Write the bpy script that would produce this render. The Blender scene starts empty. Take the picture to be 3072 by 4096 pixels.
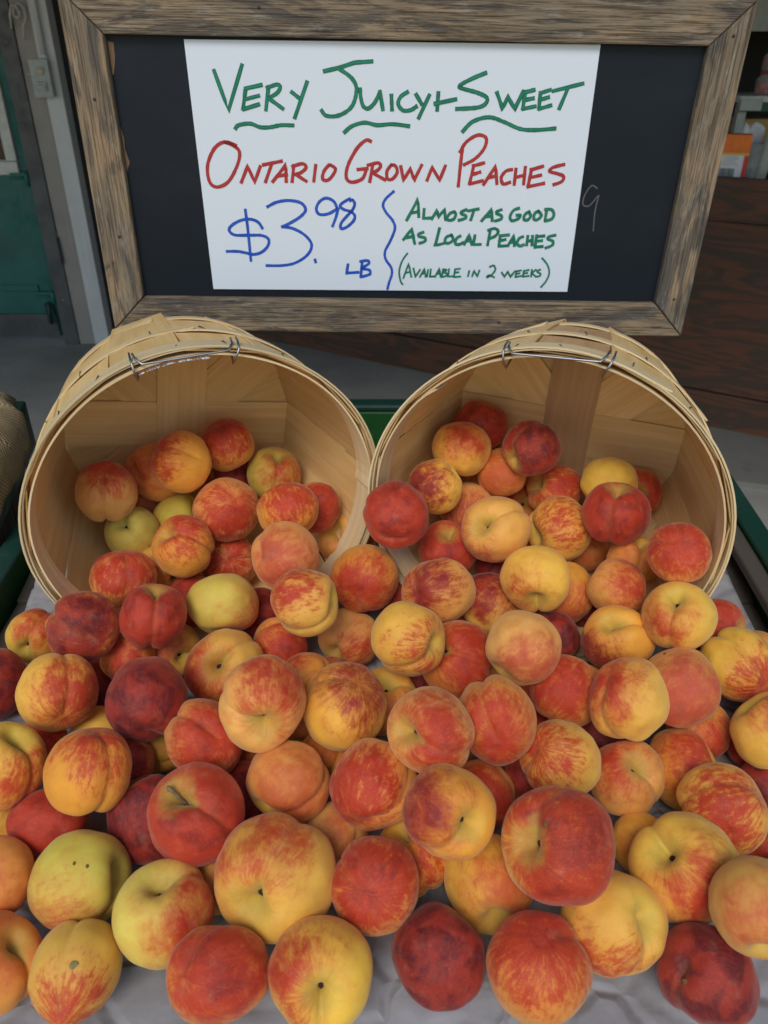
import bpy, bmesh, math, random
from mathutils import Vector, Matrix, Quaternion, noise
random.seed(5)
scene = bpy.context.scene
C = scene.collection
R = math.radians
H = 1.47                      # eye height above the concrete floor

# ------------------------------------------------------------------ camera
PITCH = R(31)
cam = bpy.data.cameras.new('camera')
cam_o = bpy.data.objects.new('camera', cam); C.objects.link(cam_o)
cam_o.location = (0, 0, H); cam_o.rotation_euler = (R(90) - PITCH, 0, 0)
cam.sensor_fit = 'HORIZONTAL'; cam.sensor_width = 36; cam.lens = 36.06
cam.clip_start = 0.02; cam.clip_end = 200
cam.dof.use_dof = True; cam.dof.focus_distance = 0.85; cam.dof.aperture_fstop = 12
scene.camera = cam_o
# ------------------------------------------------------------------ light
SUN_EL, SUN_AZ = 47, 192      # azimuth of the sun seen from the scene, clockwise from +Y
world = bpy.data.worlds.new('World'); scene.world = world; world.use_nodes = True
wn = world.node_tree.nodes; wl = world.node_tree.links
sky = wn.new('ShaderNodeTexSky'); sky.sky_type = 'NISHITA'; sky.sun_disc = False
sky.sun_elevation = R(SUN_EL); sky.sun_rotation = R(SUN_AZ); sky.air_density = 1.5; sky.dust_density = .6; sky.ozone_density = 2.0
bg = wn['Background']; bg.inputs['Strength'].default_value = 0.14
wl.new(sky.outputs['Color'], bg.inputs['Color'])
sun = bpy.data.lights.new('sun', 'SUN'); sun.energy = 1.65; sun.angle = R(24); sun.color = (1.0, .97, .92)
sun_o = bpy.data.objects.new('sun', sun); C.objects.link(sun_o)
sd = Vector((math.sin(R(SUN_AZ)) * math.cos(R(SUN_EL)), math.cos(R(SUN_AZ)) * math.cos(R(SUN_EL)), math.sin(R(SUN_EL))))
sun_o.rotation_euler = (-sd).to_track_quat('-Z', 'Y').to_euler()
sun_o.location = (0, -2, 5)
vs = scene.view_settings
vs.view_transform = 'Standard'; vs.look = 'None'; vs.gamma = 1; vs.use_curve_mapping = False
vs.exposure = 0.06

PEACHES = [
((-0.3518, 0.8492, 0.9899), 0.0375, (0.963, 1.001, 1.019), (-0.014, 0.755, -0.649, -0.093), 4, 0, (0.694, 0.375, 0.099), (0.46, 0.034, 0.016), (-0.221, -0.069, -0.973), 0.27, 0.9, 'yellow peach red streaked on top, resting against the bare left wall of the taped basket', []),
((-0.3076, 0.9205, 0.9798), 0.0374, (1.031, 0.99, 0.984), (-0.204, 0.342, 0.618, 0.678), 2, 0, (0.797, 0.321, 0.063), (0.46, 0.034, 0.016), (0.582, -0.04, -0.812), 0.56, 0.4, 'plain orange peach half hidden behind the red mottled peach in the taped basket', []),
((-0.2594, 0.8793, 1.017), 0.0373, (0.993, 1.005, 0.987), (0.524, 0.086, -0.788, -0.311), 2, 0, (0.92, 0.395, 0.044), (0.46, 0.034, 0.016), (0.899, -0.107, 0.425), 0.37, 1.0, 'golden peach with red mottling, highest of the front peaches in the taped basket', []),
((-0.2137, 0.9424, 1.0107), 0.0357, (1.01, 1.001, 0.956), (0.185, 0.063, 0.976, 0.1), 3, 0, (0.846, 0.358, 0.055), (0.46, 0.034, 0.016), (-0.354, -0.246, -0.902), 0.12, 1.0, 'red streaked orange peach farthest back in the taped basket, below the centre board', []),
((-0.2232, 0.968, 0.9445), 0.037, (0.978, 0.985, 0.992), (0.67, 0.316, -0.148, -0.655), 2, 0, (0.19, 0.018, 0.019), (0.21, 0.013, 0.017), (0.525, 0.628, 0.574), -0.88, 0.3, 'small dark crimson peach wedged in the middle of the taped basket', []),
((-0.1541, 0.9522, 0.9598), 0.0365, (0.979, 0.986, 1.019), (0.767, -0.052, 0.105, -0.631), 2, 0, (0.71, 0.594, 0.092), (0.46, 0.034, 0.016), (0.548, 0.356, 0.757), 0.42, 0.3, 'greenish peach with a red cheek by the right wall of the taped basket', []),
((-0.2801, 0.8996, 0.918), 0.0346, (0.977, 1.017, 1.004), (0.712, -0.321, 0.334, -0.528), 1, 0, (0.709, 0.576, 0.073), (0.6, 0.15, 0.04), (0.409, -0.195, -0.891), 0.91, 0.0, 'small plain green yellow peach behind the streaked centre peach in the taped basket', []),
((-0.3368, 0.931, 0.9197), 0.0313, (0.981, 1.012, 0.985), (0.424, 0.83, 0.355, 0.075), 0, 0, (0.757, 0.319, 0.056), (0.6, 0.15, 0.04), (-0.402, 0.843, 0.356), 0.47, 0.3, 'shadowed orange peach mostly buried behind the green peaches in the taped basket', []),
((-0.3323, 0.8575, 0.923), 0.0337, (1.015, 0.985, 0.98), (0.896, 0.286, -0.023, -0.34), 2, 1, (0.669, 0.537, 0.092), (0.6, 0.15, 0.04), (0.776, -0.088, -0.624), 0.91, 0.0, 'plain olive green peach low by the left wall of the taped basket', []),
((-0.2037, 0.8576, 0.9582), 0.0406, (1.007, 1.002, 0.993), (-0.094, -0.335, 0.873, 0.34), 3, 0, (0.83, 0.385, 0.102), (0.46, 0.034, 0.016), (0.417, -0.355, -0.837), 0.19, 0.9, 'peach with a red streaked dimple facing out at the centre of the taped basket', []),
((-0.1172, 0.806, 0.987), 0.0355, (1.02, 0.985, 0.963), (0.888, -0.406, -0.177, 0.122), 2, 0, (0.842, 0.374, 0.037), (0.46, 0.034, 0.016), (0.206, -0.971, 0.124), 0.27, 1.0, 'red mottled yellow peach right of the dimpled centre peach in the taped basket', []),
((-0.089, 0.8597, 0.9592), 0.0324, (1.014, 1.021, 0.982), (0.814, -0.346, -0.458, 0.09), 2, 0, (0.817, 0.336, 0.065), (0.46, 0.034, 0.016), (0.171, -0.83, -0.53), -0.1, 0.7, 'small red orange peach against the right wall of the taped basket', []),
((-0.2497, 0.7979, 0.9402), 0.0371, (1.014, 1.024, 0.971), (0.922, 0.196, -0.289, -0.165), 1, 0, (0.877, 0.373, 0.041), (0.46, 0.034, 0.016), (0.567, 0.346, 0.747), 0.27, 0.9, 'peach with red shoulders and golden base at the mouth of the taped basket', []),
((-0.2088, 0.8511, 0.8811), 0.038, (0.997, 0.957, 1.008), (-0.41, 0.907, 0.053, -0.073), 4, 0, (0.873, 0.398, 0.116), (0.46, 0.034, 0.016), (0.02, -0.033, -0.999), 0.33, 1.0, 'pale peach with a starburst of red around its dimple, below the dimpled centre peach', []),
((-0.1141, 0.7361, 0.9678), 0.0383, (0.991, 0.975, 0.979), (-0.033, 0.476, 0.622, 0.621), 0, 0, (0.891, 0.4, 0.105), (0.52, 0.1, 0.05), (-0.223, 0.443, -0.868), 0.21, 0.1, 'smooth salmon pink peach without streaks at the lip of the taped basket', []),
((-0.3151, 0.7566, 0.9214), 0.0375, (1.014, 1.003, 0.949), (0.155, 0.829, -0.537, 0.017), 3, 0, (0.898, 0.437, 0.096), (0.46, 0.034, 0.016), (0.599, 0.215, -0.772), 0.12, 1.0, 'pink yellow peach with many short red streaks at the lower lip of the taped basket', []),
((-0.2873, 0.8242, 0.889), 0.0328, (1.01, 0.978, 1.015), (0.702, 0.42, 0.569, -0.092), 1, 0, (0.839, 0.489, 0.077), (0.46, 0.034, 0.016), (-0.279, 0.061, 0.958), 0.56, 0.6, 'yellow peach mostly hidden between the streaked lip peach and the red shouldered one', []),
((-0.2416, 0.7824, 0.868), 0.0337, (1.013, 0.988, 1.014), (-0.106, 0.244, 0.2, 0.943), 1, 0, (0.417, 0.068, 0.036), (0.46, 0.034, 0.016), (0.173, 0.954, 0.244), -0.64, 0.5, 'red peach peeking out just left of the large lime yellow peach', []),
((-0.1915, 0.7315, 0.9016), 0.0394, (1.022, 1.042, 0.926), (0.031, -0.013, 0.901, -0.432), 2, 0, (0.713, 0.547, 0.089), (0.52, 0.1, 0.05), (-0.756, 0.255, 0.602), 0.47, 0.3, 'large lime yellow peach with a pink edge lying before the taped basket', []),
((-0.2581, 0.6763, 0.9282), 0.0355, (0.989, 0.996, 1.022), (0.782, -0.185, -0.038, -0.594), 1, 0, (0.46, 0.069, 0.04), (0.46, 0.034, 0.016), (0.889, -0.155, 0.431), -0.64, 0.35, 'bright red peach with a cleft top and dusky underside left of the lime yellow peach', []),
((-0.0859, 0.6692, 0.9538), 0.0369, (0.947, 1.026, 0.999), (0.619, -0.333, 0.534, -0.469), 0, 0, (0.893, 0.499, 0.083), (0.46, 0.034, 0.016), (-0.05, -0.94, -0.337), 0.39, 1.0, 'yellow peach streaked red on its upper left side, cleft at its right end', []),
((-0.0242, 0.7698, 0.912), 0.0406, (0.995, 1.026, 1.019), (0.599, -0.548, 0.516, 0.272), 3, 0, (0.819, 0.383, 0.042), (0.46, 0.034, 0.016), (-0.035, -0.274, -0.961), 0.19, 0.5, 'golden peach with a deep red patch round its tip between the two baskets', []),
((-0.05, 0.8776, 0.8971), 0.0387, (0.963, 0.998, 1.035), (0.733, 0.319, -0.049, -0.599), 1, 1, (0.866, 0.422, 0.093), (0.46, 0.034, 0.016), (0.938, 0.146, 0.315), 0.65, 0.7, 'pale peach with a greenish stem hollow just right of the smooth salmon peach', []),
((-0.0453, 0.9603, 0.8807), 0.0321, (1.003, 1.016, 1.01), (0.092, 0.163, -0.063, 0.98), 0, 0, (0.927, 0.44, 0.108), (0.6, 0.15, 0.04), (-0.558, 0.479, 0.677), 0.65, 0.2, 'small tan peach behind the red speckled peach between the baskets', []),
((-0.0958, 0.9236, 0.873), 0.0317, (1.006, 0.998, 0.996), (0.045, 0.967, 0.221, 0.119), 2, 0, (0.842, 0.512, 0.064), (0.6, 0.15, 0.04), (0.115, 0.967, 0.227), 0.82, 0.0, 'sliver of yellow peach behind the smooth salmon peach', []),
((0.0197, 0.8119, 0.8554), 0.0346, (1.001, 1.018, 0.984), (0.343, 0.282, 0.895, -0.053), 0, 0, (0.802, 0.324, 0.06), (0.46, 0.034, 0.016), (-0.688, -0.722, -0.079), -0.29, 0.3, 'orange red peach squeezed behind the two deep red patched peaches', []),
((0.1341, 0.9721, 1.0247), 0.0348, (1.024, 0.977, 1.025), (-0.2, 0.181, 0.087, 0.959), 0, 0, (0.756, 0.286, 0.056), (0.46, 0.034, 0.016), (0.688, 0.672, 0.274), -0.41, 1.0, 'red streaked peach farthest back in the untaped basket', []),
((0.1017, 0.9098, 1.0211), 0.0366, (1.038, 1.029, 0.938), (0.024, -0.614, 0.787, 0.061), 3, 0, (0.896, 0.49, 0.069), (0.46, 0.034, 0.016), (0.255, -0.1, -0.962), 0.37, 0.3, "rounded yellow peach with a red crown at the top of the untaped basket's pile", []),
((0.188, 0.8807, 1.0349), 0.035, (0.985, 1.001, 1.018), (0.565, 0.226, -0.776, 0.165), 0, 0, (0.784, 0.332, 0.064), (0.21, 0.013, 0.017), (0.735, -0.615, 0.285), -0.33, 0.9, 'dark red and orange mottled peach against the centre board of the untaped basket', []),
((0.1584, 0.9108, 0.9836), 0.0325, (0.986, 0.994, 1.012), (0.604, -0.232, 0.731, -0.215), 1, 0, (0.813, 0.307, 0.052), (0.6, 0.15, 0.04), (0.183, -0.962, -0.202), 0.3, 0.6, 'orange peach in shadow between the two tallest peaches of the untaped basket', []),
((0.0661, 0.8572, 0.9933), 0.0338, (1.019, 1.021, 0.995), (0.902, -0.115, 0.398, -0.118), 1, 0, (0.938, 0.574, 0.071), (0.21, 0.013, 0.017), (-0.479, -0.817, -0.321), 0.19, 0.7, 'peach half dark red and half yellow at the left wall of the untaped basket', []),
((0.1403, 0.9532, 0.9406), 0.0316, (1.021, 0.997, 0.981), (0.048, 0.952, -0.301, 0.031), 1, 0, (0.764, 0.315, 0.063), (0.52, 0.1, 0.05), (0.64, 0.763, -0.089), 0.56, 0.3, 'small orange peach tucked behind the nubbed pink peach in the untaped basket', []),
((0.1115, 0.8931, 0.9391), 0.0355, (1.018, 1.003, 0.965), (0.081, -0.693, 0.713, 0.066), 3, 0, (0.942, 0.473, 0.124), (0.52, 0.1, 0.05), (0.845, 0.17, -0.507), 0.27, 0.9, 'pink mottled peach with a small nub on top in the untaped basket', []),
((0.0149, 0.7725, 1.002), 0.0383, (1.014, 1.005, 0.988), (-0.233, -0.145, 0.537, 0.798), 4, 0, (0.432, 0.069, 0.032), (0.46, 0.034, 0.016), (0.327, 0.874, -0.359), -0.57, 0.9, 'red peach speckled dark with a dusky tip leaning where the two baskets meet', []),
((0.0633, 0.975, 0.885), 0.0335, (0.983, 1.005, 0.995), (0.596, 0.059, 0.796, 0.092), 0, 0, (0.946, 0.546, 0.071), (0.52, 0.1, 0.05), (-0.217, -0.811, -0.543), 0.74, 0.2, 'yellow peach peeking out behind the speckled red peach', []),
((0.1955, 0.9518, 0.9056), 0.0348, (1.001, 1.02, 1.021), (0.793, 0.351, -0.187, 0.461), 2, 1, (0.844, 0.456, 0.065), (0.46, 0.034, 0.016), (-0.286, 0.286, 0.915), 0.21, 0.5, 'peach with its brown stem end facing up in the middle of the untaped basket', []),
((0.2327, 0.9155, 0.9538), 0.0371, (1.024, 0.97, 0.985), (0.111, -0.444, -0.232, 0.858), 1, 0, (0.815, 0.323, 0.059), (0.46, 0.034, 0.016), (-0.786, 0.229, 0.575), 0.27, 1.0, 'orange peach mottled red behind the yellow blotched peach in the untaped basket', []),
((0.292, 0.8733, 0.9879), 0.0344, (1.02, 0.972, 1.034), (-0.058, -0.401, 0.683, 0.608), 1, 0, (0.874, 0.516, 0.062), (0.52, 0.1, 0.05), (0.583, -0.575, -0.574), 0.86, 0.1, 'clean pale yellow peach behind the rosy cleft peach in the untaped basket', []),
((0.3403, 0.9058, 0.9562), 0.0329, (0.976, 1.005, 0.986), (0.718, 0.48, 0.167, -0.475), 0, 1, (0.88, 0.529, 0.059), (0.46, 0.034, 0.016), (0.051, 0.089, 0.995), -0.1, 0.4, 'red rimmed yellow peach nearest the right wall of the untaped basket', []),
((0.2815, 0.7999, 0.9868), 0.0382, (0.994, 1.01, 1.013), (0.519, -0.022, -0.056, -0.852), 0, 0, (0.539, 0.115, 0.068), (0.46, 0.034, 0.016), (0.781, 0.373, 0.501), -0.48, 0.9, 'rosy red peach with a cleft top right of the centre of the untaped basket', []),
((0.1361, 0.7933, 0.9677), 0.0411, (1.023, 0.937, 1.023), (0.868, 0.308, -0.376, 0.101), 1, 1, (0.851, 0.411, 0.08), (0.52, 0.1, 0.05), (-0.71, -0.21, 0.673), 0.69, 0.8, "large pale yellow peach with its stem hollow facing left at the untaped basket's mouth", []),
((0.2263, 0.839, 0.9387), 0.0403, (1.004, 0.982, 1.016), (0.532, -0.189, -0.701, 0.435), 2, 0, (0.949, 0.537, 0.08), (0.46, 0.034, 0.016), (0.024, -0.978, 0.209), 0.51, 1.0, "golden yellow peach with a blotch of red dabs at the untaped basket's mouth", []),
((0.0811, 0.8176, 0.922), 0.0356, (0.996, 1.009, 0.997), (0.88, 0.112, -0.083, 0.455), 2, 0, (0.544, 0.114, 0.065), (0.46, 0.034, 0.016), (-0.606, -0.242, 0.757), -0.05, 0.5, 'dull red pink peach tucked under the large pale yellow one', []),
((0.3231, 0.6993, 0.9973), 0.0336, (0.979, 0.984, 1.013), (0.121, 0.283, 0.889, 0.339), 3, 0, (0.893, 0.442, 0.087), (0.46, 0.034, 0.016), (-0.079, 0.011, -0.997), -0.05, 0.6, 'peach with a dark red starburst dimple beside the right lip of the untaped basket', []),
((0.3093, 0.7883, 0.9255), 0.0312, (0.966, 1.006, 1.001), (0.645, -0.108, 0.062, -0.754), 1, 0, (0.849, 0.331, 0.054), (0.6, 0.15, 0.04), (0.861, -0.295, 0.413), 0.74, 0.1, 'tan orange peach half hidden behind the starburst dimple peach', []),
((0.1774, 0.7329, 0.9386), 0.0388, (1.013, 0.999, 0.977), (0.475, 0.622, 0.441, -0.44), 0, 1, (0.951, 0.527, 0.071), (0.46, 0.034, 0.016), (-0.155, -0.454, 0.878), 0.69, 0.5, 'pale yellow peach with its green stem hollow pointing down, before the untaped basket', []),
((0.2752, 0.7334, 0.9241), 0.0346, (0.952, 1.024, 1.024), (0.802, -0.288, -0.523, -0.007), 0, 0, (0.841, 0.396, 0.08), (0.46, 0.034, 0.016), (0.646, -0.68, -0.345), 0.3, 0.4, 'peach with a red shoulder on its upper right, before the untaped basket', []),
((0.0644, 0.7345, 0.9185), 0.0406, (0.932, 1.044, 1.048), (-0.029, 0.65, 0.497, 0.574), 3, 0, (0.914, 0.46, 0.097), (0.21, 0.013, 0.017), (0.464, 0.205, -0.862), 0.27, 0.8, 'mottled peach with a purple red left cheek in the gap before both baskets', []),
((0.1301, 0.7541, 0.8853), 0.0367, (1.06, 0.951, 0.988), (0.16, 0.883, -0.278, -0.343), 2, 0, (0.917, 0.559, 0.08), (0.21, 0.013, 0.017), (-0.548, 0.623, -0.558), 0.12, 0.5, 'peach dark red above and yellow below, half hidden left of the down turned yellow one', []),
((0.2259, 0.769, 0.8899), 0.0363, (0.983, 0.994, 1.075), (-0.077, 0.429, 0.899, -0.045), 1, 0, (0.842, 0.382, 0.039), (0.52, 0.1, 0.05), (-0.565, -0.82, 0.093), 0.39, 0.5, 'amber peach half hidden right of the down turned yellow one', []),
((0.0247, 0.8768, 0.8645), 0.0322, (1.001, 1.015, 1.019), (0.476, 0.788, 0.097, 0.379), 1, 0, (0.764, 0.389, 0.104), (0.6, 0.15, 0.04), (-0.546, 0.5, 0.672), 0.65, 0.2, 'shadowed tan peach behind the gap of the two baskets', []),
((0.2717, 0.8649, 0.8922), 0.0307, (0.984, 1.001, 0.991), (0.077, 0.331, 0.472, 0.813), 0, 0, (0.85, 0.345, 0.074), (0.6, 0.15, 0.04), (0.093, 0.829, -0.551), 0.47, 0.2, 'dark orange peach buried behind the rosy cleft peach', []),
((0.1531, 0.8299, 0.8792), 0.0324, (0.998, 0.999, 0.988), (0.077, 0.234, -0.047, 0.968), 0, 0, (0.446, 0.068, 0.04), (0.21, 0.013, 0.017), (0.292, 0.786, 0.545), -0.64, 0.3, 'dark red peach buried under the large pale yellow one', []),
((-0.434, 0.742, 0.8441), 0.0329, (1.07, 0.992, 0.953), (0.629, 0.573, -0.416, 0.322), 0, 1, (0.86, 0.528, 0.064), (0.46, 0.034, 0.016), (0.985, -0.163, 0.057), 0.27, 0.3, 'yellow and red peach with its stem end down at the left edge of the paper', []),
((-0.3277, 0.6554, 0.9297), 0.0373, (0.999, 1.034, 0.986), (-0.5, -0.002, 0.708, 0.499), 4, 0, (0.915, 0.426, 0.044), (0.21, 0.013, 0.017), (0.738, 0.136, -0.661), -0.29, 0.5, 'large wine red peach with a yellow upper right corner at the left of the heap', []),
((-0.4503, 0.656, 0.844), 0.0388, (0.986, 0.994, 1.083), (0.241, 0.878, 0.122, -0.394), 2, 0, (0.444, 0.073, 0.033), (0.21, 0.013, 0.017), (-0.213, 0.977, -0.017), -0.41, 0.3, "dark red peach cut by the photo's left edge beside the split two tone peach", []),
((-0.337, 0.5861, 0.9004), 0.0396, (0.986, 0.974, 0.997), (0.696, -0.471, -0.48, -0.25), 3, 0, (0.95, 0.522, 0.067), (0.46, 0.034, 0.016), (0.532, 0.347, -0.772), 0.23, 0.7, 'two tone peach split by its cleft, yellow on one side and red on the other', []),
((-0.2937, 0.6703, 0.8744), 0.0303, (0.995, 1.001, 0.979), (0.379, -0.368, 0.792, 0.305), 1, 0, (0.826, 0.33, 0.067), (0.46, 0.034, 0.016), (-0.235, -0.61, -0.756), 0.3, 0.3, 'orange peach in shadow under the large wine red peach', []),
((-0.2411, 0.5692, 0.9069), 0.0405, (0.971, 0.984, 1.033), (0.544, -0.628, 0.296, 0.472), 4, 0, (0.432, 0.065, 0.032), (0.21, 0.013, 0.017), (-0.636, -0.151, -0.757), -0.53, 0.8, 'purple red peach with pale flecks and a creased tip at its bottom', []),
((-0.3382, 0.6591, 0.8359), 0.0307, (1.011, 1.023, 0.986), (0.667, -0.661, -0.142, 0.311), 0, 0, (0.418, 0.068, 0.035), (0.21, 0.013, 0.017), (-0.287, -0.664, -0.69), -0.53, 0.3, 'dark red peach behind the split two tone peach', []),
((-0.2547, 0.7103, 0.8484), 0.0324, (1.036, 0.947, 1.02), (0.759, 0.566, 0.226, 0.227), 2, 1, (0.944, 0.526, 0.076), (0.52, 0.1, 0.05), (-0.602, 0.677, 0.423), 0.3, 0.4, 'pink yellow peach showing its dark stem pit, behind the cleft stem up peach', []),
((-0.1827, 0.6616, 0.8664), 0.0407, (1.054, 0.94, 1.048), (0.853, 0.367, -0.183, 0.322), 2, 1, (0.834, 0.467, 0.077), (0.46, 0.034, 0.016), (-0.669, 0.186, 0.719), 0.33, 0.4, 'yellow peach with deep cleft and brown stem pit facing out, red on its left', []),
((-0.1264, 0.715, 0.8515), 0.0336, (1.01, 1.009, 0.977), (0.045, 0.913, 0.121, 0.387), 1, 0, (0.773, 0.312, 0.06), (0.46, 0.034, 0.016), (0.25, 0.968, -0.028), 0.04, 0.7, 'red orange peach between the lime yellow and the streaked yellow peach', []),
((-0.1149, 0.5323, 0.9393), 0.0409, (0.97, 1.081, 0.952), (0.062, 0.197, -0.617, 0.759), 1, 1, (0.909, 0.46, 0.109), (0.46, 0.034, 0.016), (-0.079, -0.777, 0.625), 0.3, 0.5, 'large salmon peach, stem pit on its lower side, left of the red capped yellow one', []),
((-0.1752, 0.5326, 0.8904), 0.0379, (1.026, 0.939, 1.053), (-0.407, 0.182, 0.857, 0.258), 4, 0, (0.857, 0.342, 0.073), (0.46, 0.034, 0.016), (0.16, -0.078, -0.984), -0.01, 0.5, 'red orange peach with a small creased tip below the salmon stem pit peach', []),
((-0.3077, 0.5891, 0.834), 0.0306, (1.009, 0.99, 0.98), (0.108, 0.957, 0.202, -0.179), 0, 0, (0.841, 0.489, 0.077), (0.6, 0.15, 0.04), (0.751, 0.522, 0.405), 0.91, 0.0, 'yellow peach showing between the two tone and the golden streaked peach', []),
((-0.2375, 0.5802, 0.8327), 0.0296, (0.98, 0.992, 1.022), (-0.42, -0.413, 0.581, 0.562), 1, 0, (0.862, 0.525, 0.064), (0.6, 0.15, 0.04), (0.473, -0.063, -0.879), 0.65, 0.1, 'olive yellow peach in shadow left of the creased red orange one', []),
((-0.3653, 0.5686, 0.8345), 0.0315, (0.987, 0.984, 1.012), (0.779, -0.614, 0.11, -0.06), 1, 0, (0.851, 0.321, 0.072), (0.46, 0.034, 0.016), (0.333, -0.94, -0.077), 0.12, 0.4, 'brown red peach behind the left edge peach with the green stem hollow', []),
((-0.2626, 0.5324, 0.8531), 0.0292, (1.017, 0.995, 0.991), (-0.113, 0.673, 0.627, 0.377), 2, 0, (0.868, 0.352, 0.057), (0.21, 0.013, 0.017), (-0.025, 0.633, -0.774), -0.05, 0.3, 'dark orange peach in shadow right of the golden streaked peach', []),
((-0.0392, 0.5622, 0.9056), 0.0412, (0.982, 1.06, 0.999), (-0.176, 0.039, 0.983, 0.042), 3, 0, (0.891, 0.481, 0.059), (0.21, 0.013, 0.017), (-0.035, 0.031, -0.999), 0.3, 0.6, "yellow peach capped with dark crimson around its creased tip in the heap's centre", []),
((0.0418, 0.4883, 0.9487), 0.0374, (1.035, 0.959, 1.002), (0.792, 0.42, -0.275, -0.347), 0, 1, (0.931, 0.472, 0.111), (0.46, 0.034, 0.016), (0.665, 0.359, 0.655), 0.19, 0.4, 'orange red peach, green hollow on its left, right of the crimson capped one', []),
((0.106, 0.5207, 0.9276), 0.0389, (1.063, 0.945, 0.972), (-0.315, 0.432, 0.632, 0.561), 4, 0, (0.762, 0.318, 0.051), (0.46, 0.034, 0.016), (0.271, 0.17, -0.947), 0.19, 0.6, 'orange peach with a lower crease beside the one with the green left hollow', []),
((0.0258, 0.6317, 0.9329), 0.0383, (0.941, 1.018, 1.036), (-0.493, 0.213, -0.568, 0.624), 2, 0, (0.884, 0.48, 0.065), (0.46, 0.034, 0.016), (0.475, -0.12, 0.872), 0.58, 1.0, 'pale yellow peach with thin red streaks and its stem end facing right', []),
((-0.0426, 0.735, 0.8471), 0.0366, (0.924, 1.008, 1.014), (0.612, 0.394, -0.63, 0.269), 2, 0, (0.849, 0.402, 0.1), (0.46, 0.034, 0.016), (0.214, -0.72, 0.661), 0.51, 0.7, 'yellow orange peach left of the pale streaked peach with the right hand stem end', []),
((0.0821, 0.6546, 0.8845), 0.0407, (0.97, 1.019, 0.983), (0.859, 0.241, -0.333, -0.307), 2, 1, (0.78, 0.299, 0.05), (0.46, 0.034, 0.016), (0.926, 0.236, 0.293), 0.12, 0.5, 'brownish red peach with a yellow crease, behind the pale streaked peach', []),
((-0.0831, 0.6146, 0.8889), 0.0302, (1.008, 1.001, 1.005), (0.208, 0.919, -0.205, -0.265), 0, 0, (0.832, 0.356, 0.039), (0.46, 0.034, 0.016), (-0.746, 0.502, -0.438), 0.51, 0.3, 'amber peach half hidden behind the large salmon and crimson capped peaches', []),
((0.0028, 0.6259, 0.8483), 0.0353, (0.978, 1.043, 0.957), (0.994, 0.078, -0.031, 0.067), 2, 1, (0.833, 0.452, 0.065), (0.6, 0.15, 0.04), (0.102, -0.873, 0.477), 0.56, 0.2, 'yellow peach with a green stem top behind the crimson capped peach', []),
((0.0386, 0.6774, 0.8358), 0.0296, (1.003, 1.024, 1.024), (-0.158, 0.062, 0.982, -0.084), 0, 0, (0.471, 0.069, 0.034), (0.21, 0.013, 0.017), (0.135, -0.844, -0.519), -0.64, 0.3, 'dark red peach in shadow below the pale streaked peach', []),
((0.1438, 0.6092, 0.9409), 0.0383, (0.985, 1.009, 0.983), (0.397, 0.831, -0.174, -0.35), 1, 0, (0.902, 0.447, 0.11), (0.52, 0.1, 0.05), (0.504, 0.813, 0.291), 0.44, 0.2, 'plain powdery pale peach with a lime green cleft on its underside', []),
((0.2006, 0.7107, 0.8646), 0.0333, (0.982, 0.97, 1.034), (0.499, 0.818, 0.066, 0.278), 2, 0, (0.459, 0.074, 0.034), (0.21, 0.013, 0.017), (0.063, 0.833, 0.549), -0.88, 0.4, 'deep red peach behind the powdery pale peach', []),
((0.2618, 0.6672, 0.9017), 0.0377, (1.046, 0.915, 1.037), (0.963, 0.153, -0.215, -0.055), 1, 1, (0.903, 0.42, 0.049), (0.21, 0.013, 0.017), (-0.701, -0.701, 0.131), 0.33, 0.5, 'wide amber peach with dark red lower left and a stem pit on top', []),
((0.3174, 0.6525, 0.9468), 0.0366, (0.972, 1.003, 1.021), (-0.476, -0.184, -0.008, 0.86), 0, 1, (0.842, 0.489, 0.068), (0.46, 0.034, 0.016), (0.773, -0.171, 0.61), 0.56, 0.3, 'yellow peach with one red band beside its cleft, stem on top, before the right lip', []),
((0.3901, 0.7032, 0.8926), 0.0303, (1.019, 1.019, 0.986), (0.758, 0.225, 0.528, -0.311), 0, 0, (0.602, 0.144, 0.076), (0.46, 0.034, 0.016), (-0.48, -0.773, 0.415), -0.05, 0.8, 'small pink red peach behind the red banded stem up peach', []),
((0.3875, 0.6355, 0.8928), 0.0385, (0.987, 1.015, 1.014), (0.518, -0.292, -0.672, -0.442), 4, 0, (0.863, 0.512, 0.064), (0.46, 0.034, 0.016), (0.026, -0.049, -0.998), 0.37, 1.0, 'yellow peach with red streaks gathering at its lower right tip by the right edge', []),
((0.3078, 0.5941, 0.8992), 0.0405, (0.952, 0.949, 1.058), (0.299, 0.848, -0.317, -0.303), 2, 0, (0.703, 0.399, 0.092), (0.52, 0.1, 0.05), (0.272, 0.962, -0.019), 0.16, 0.5, 'dusty pink red peach with yellow lower fold behind the yellow cleft peach', [(-0.769, 0.549, -0.328, 0.05)]),
((0.2418, 0.5585, 0.9193), 0.0384, (1.079, 0.949, 0.96), (0.276, -0.354, 0.876, -0.179), 4, 0, (0.908, 0.508, 0.081), (0.46, 0.034, 0.016), (0.295, 0.071, -0.953), 0.33, 0.3, 'yellow peach with red lined cleft down one side, leaning on the dusty pink one', []),
((0.1927, 0.6026, 0.8857), 0.0369, (0.986, 1.007, 1.018), (0.635, -0.123, 0.576, 0.5), 0, 0, (0.8, 0.338, 0.062), (0.46, 0.034, 0.016), (-0.888, 0.325, -0.327), 0.16, 0.6, 'plain orange red peach between the powdery pale and the cleft yellow peach', []),
((0.3425, 0.5956, 0.8363), 0.0324, (1.015, 0.986, 0.997), (0.428, -0.085, -0.048, 0.899), 2, 0, (0.804, 0.313, 0.069), (0.46, 0.034, 0.016), (-0.82, 0.56, 0.122), 0.3, 0.4, 'orange brown peach below the dusty pink peach', []),
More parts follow.
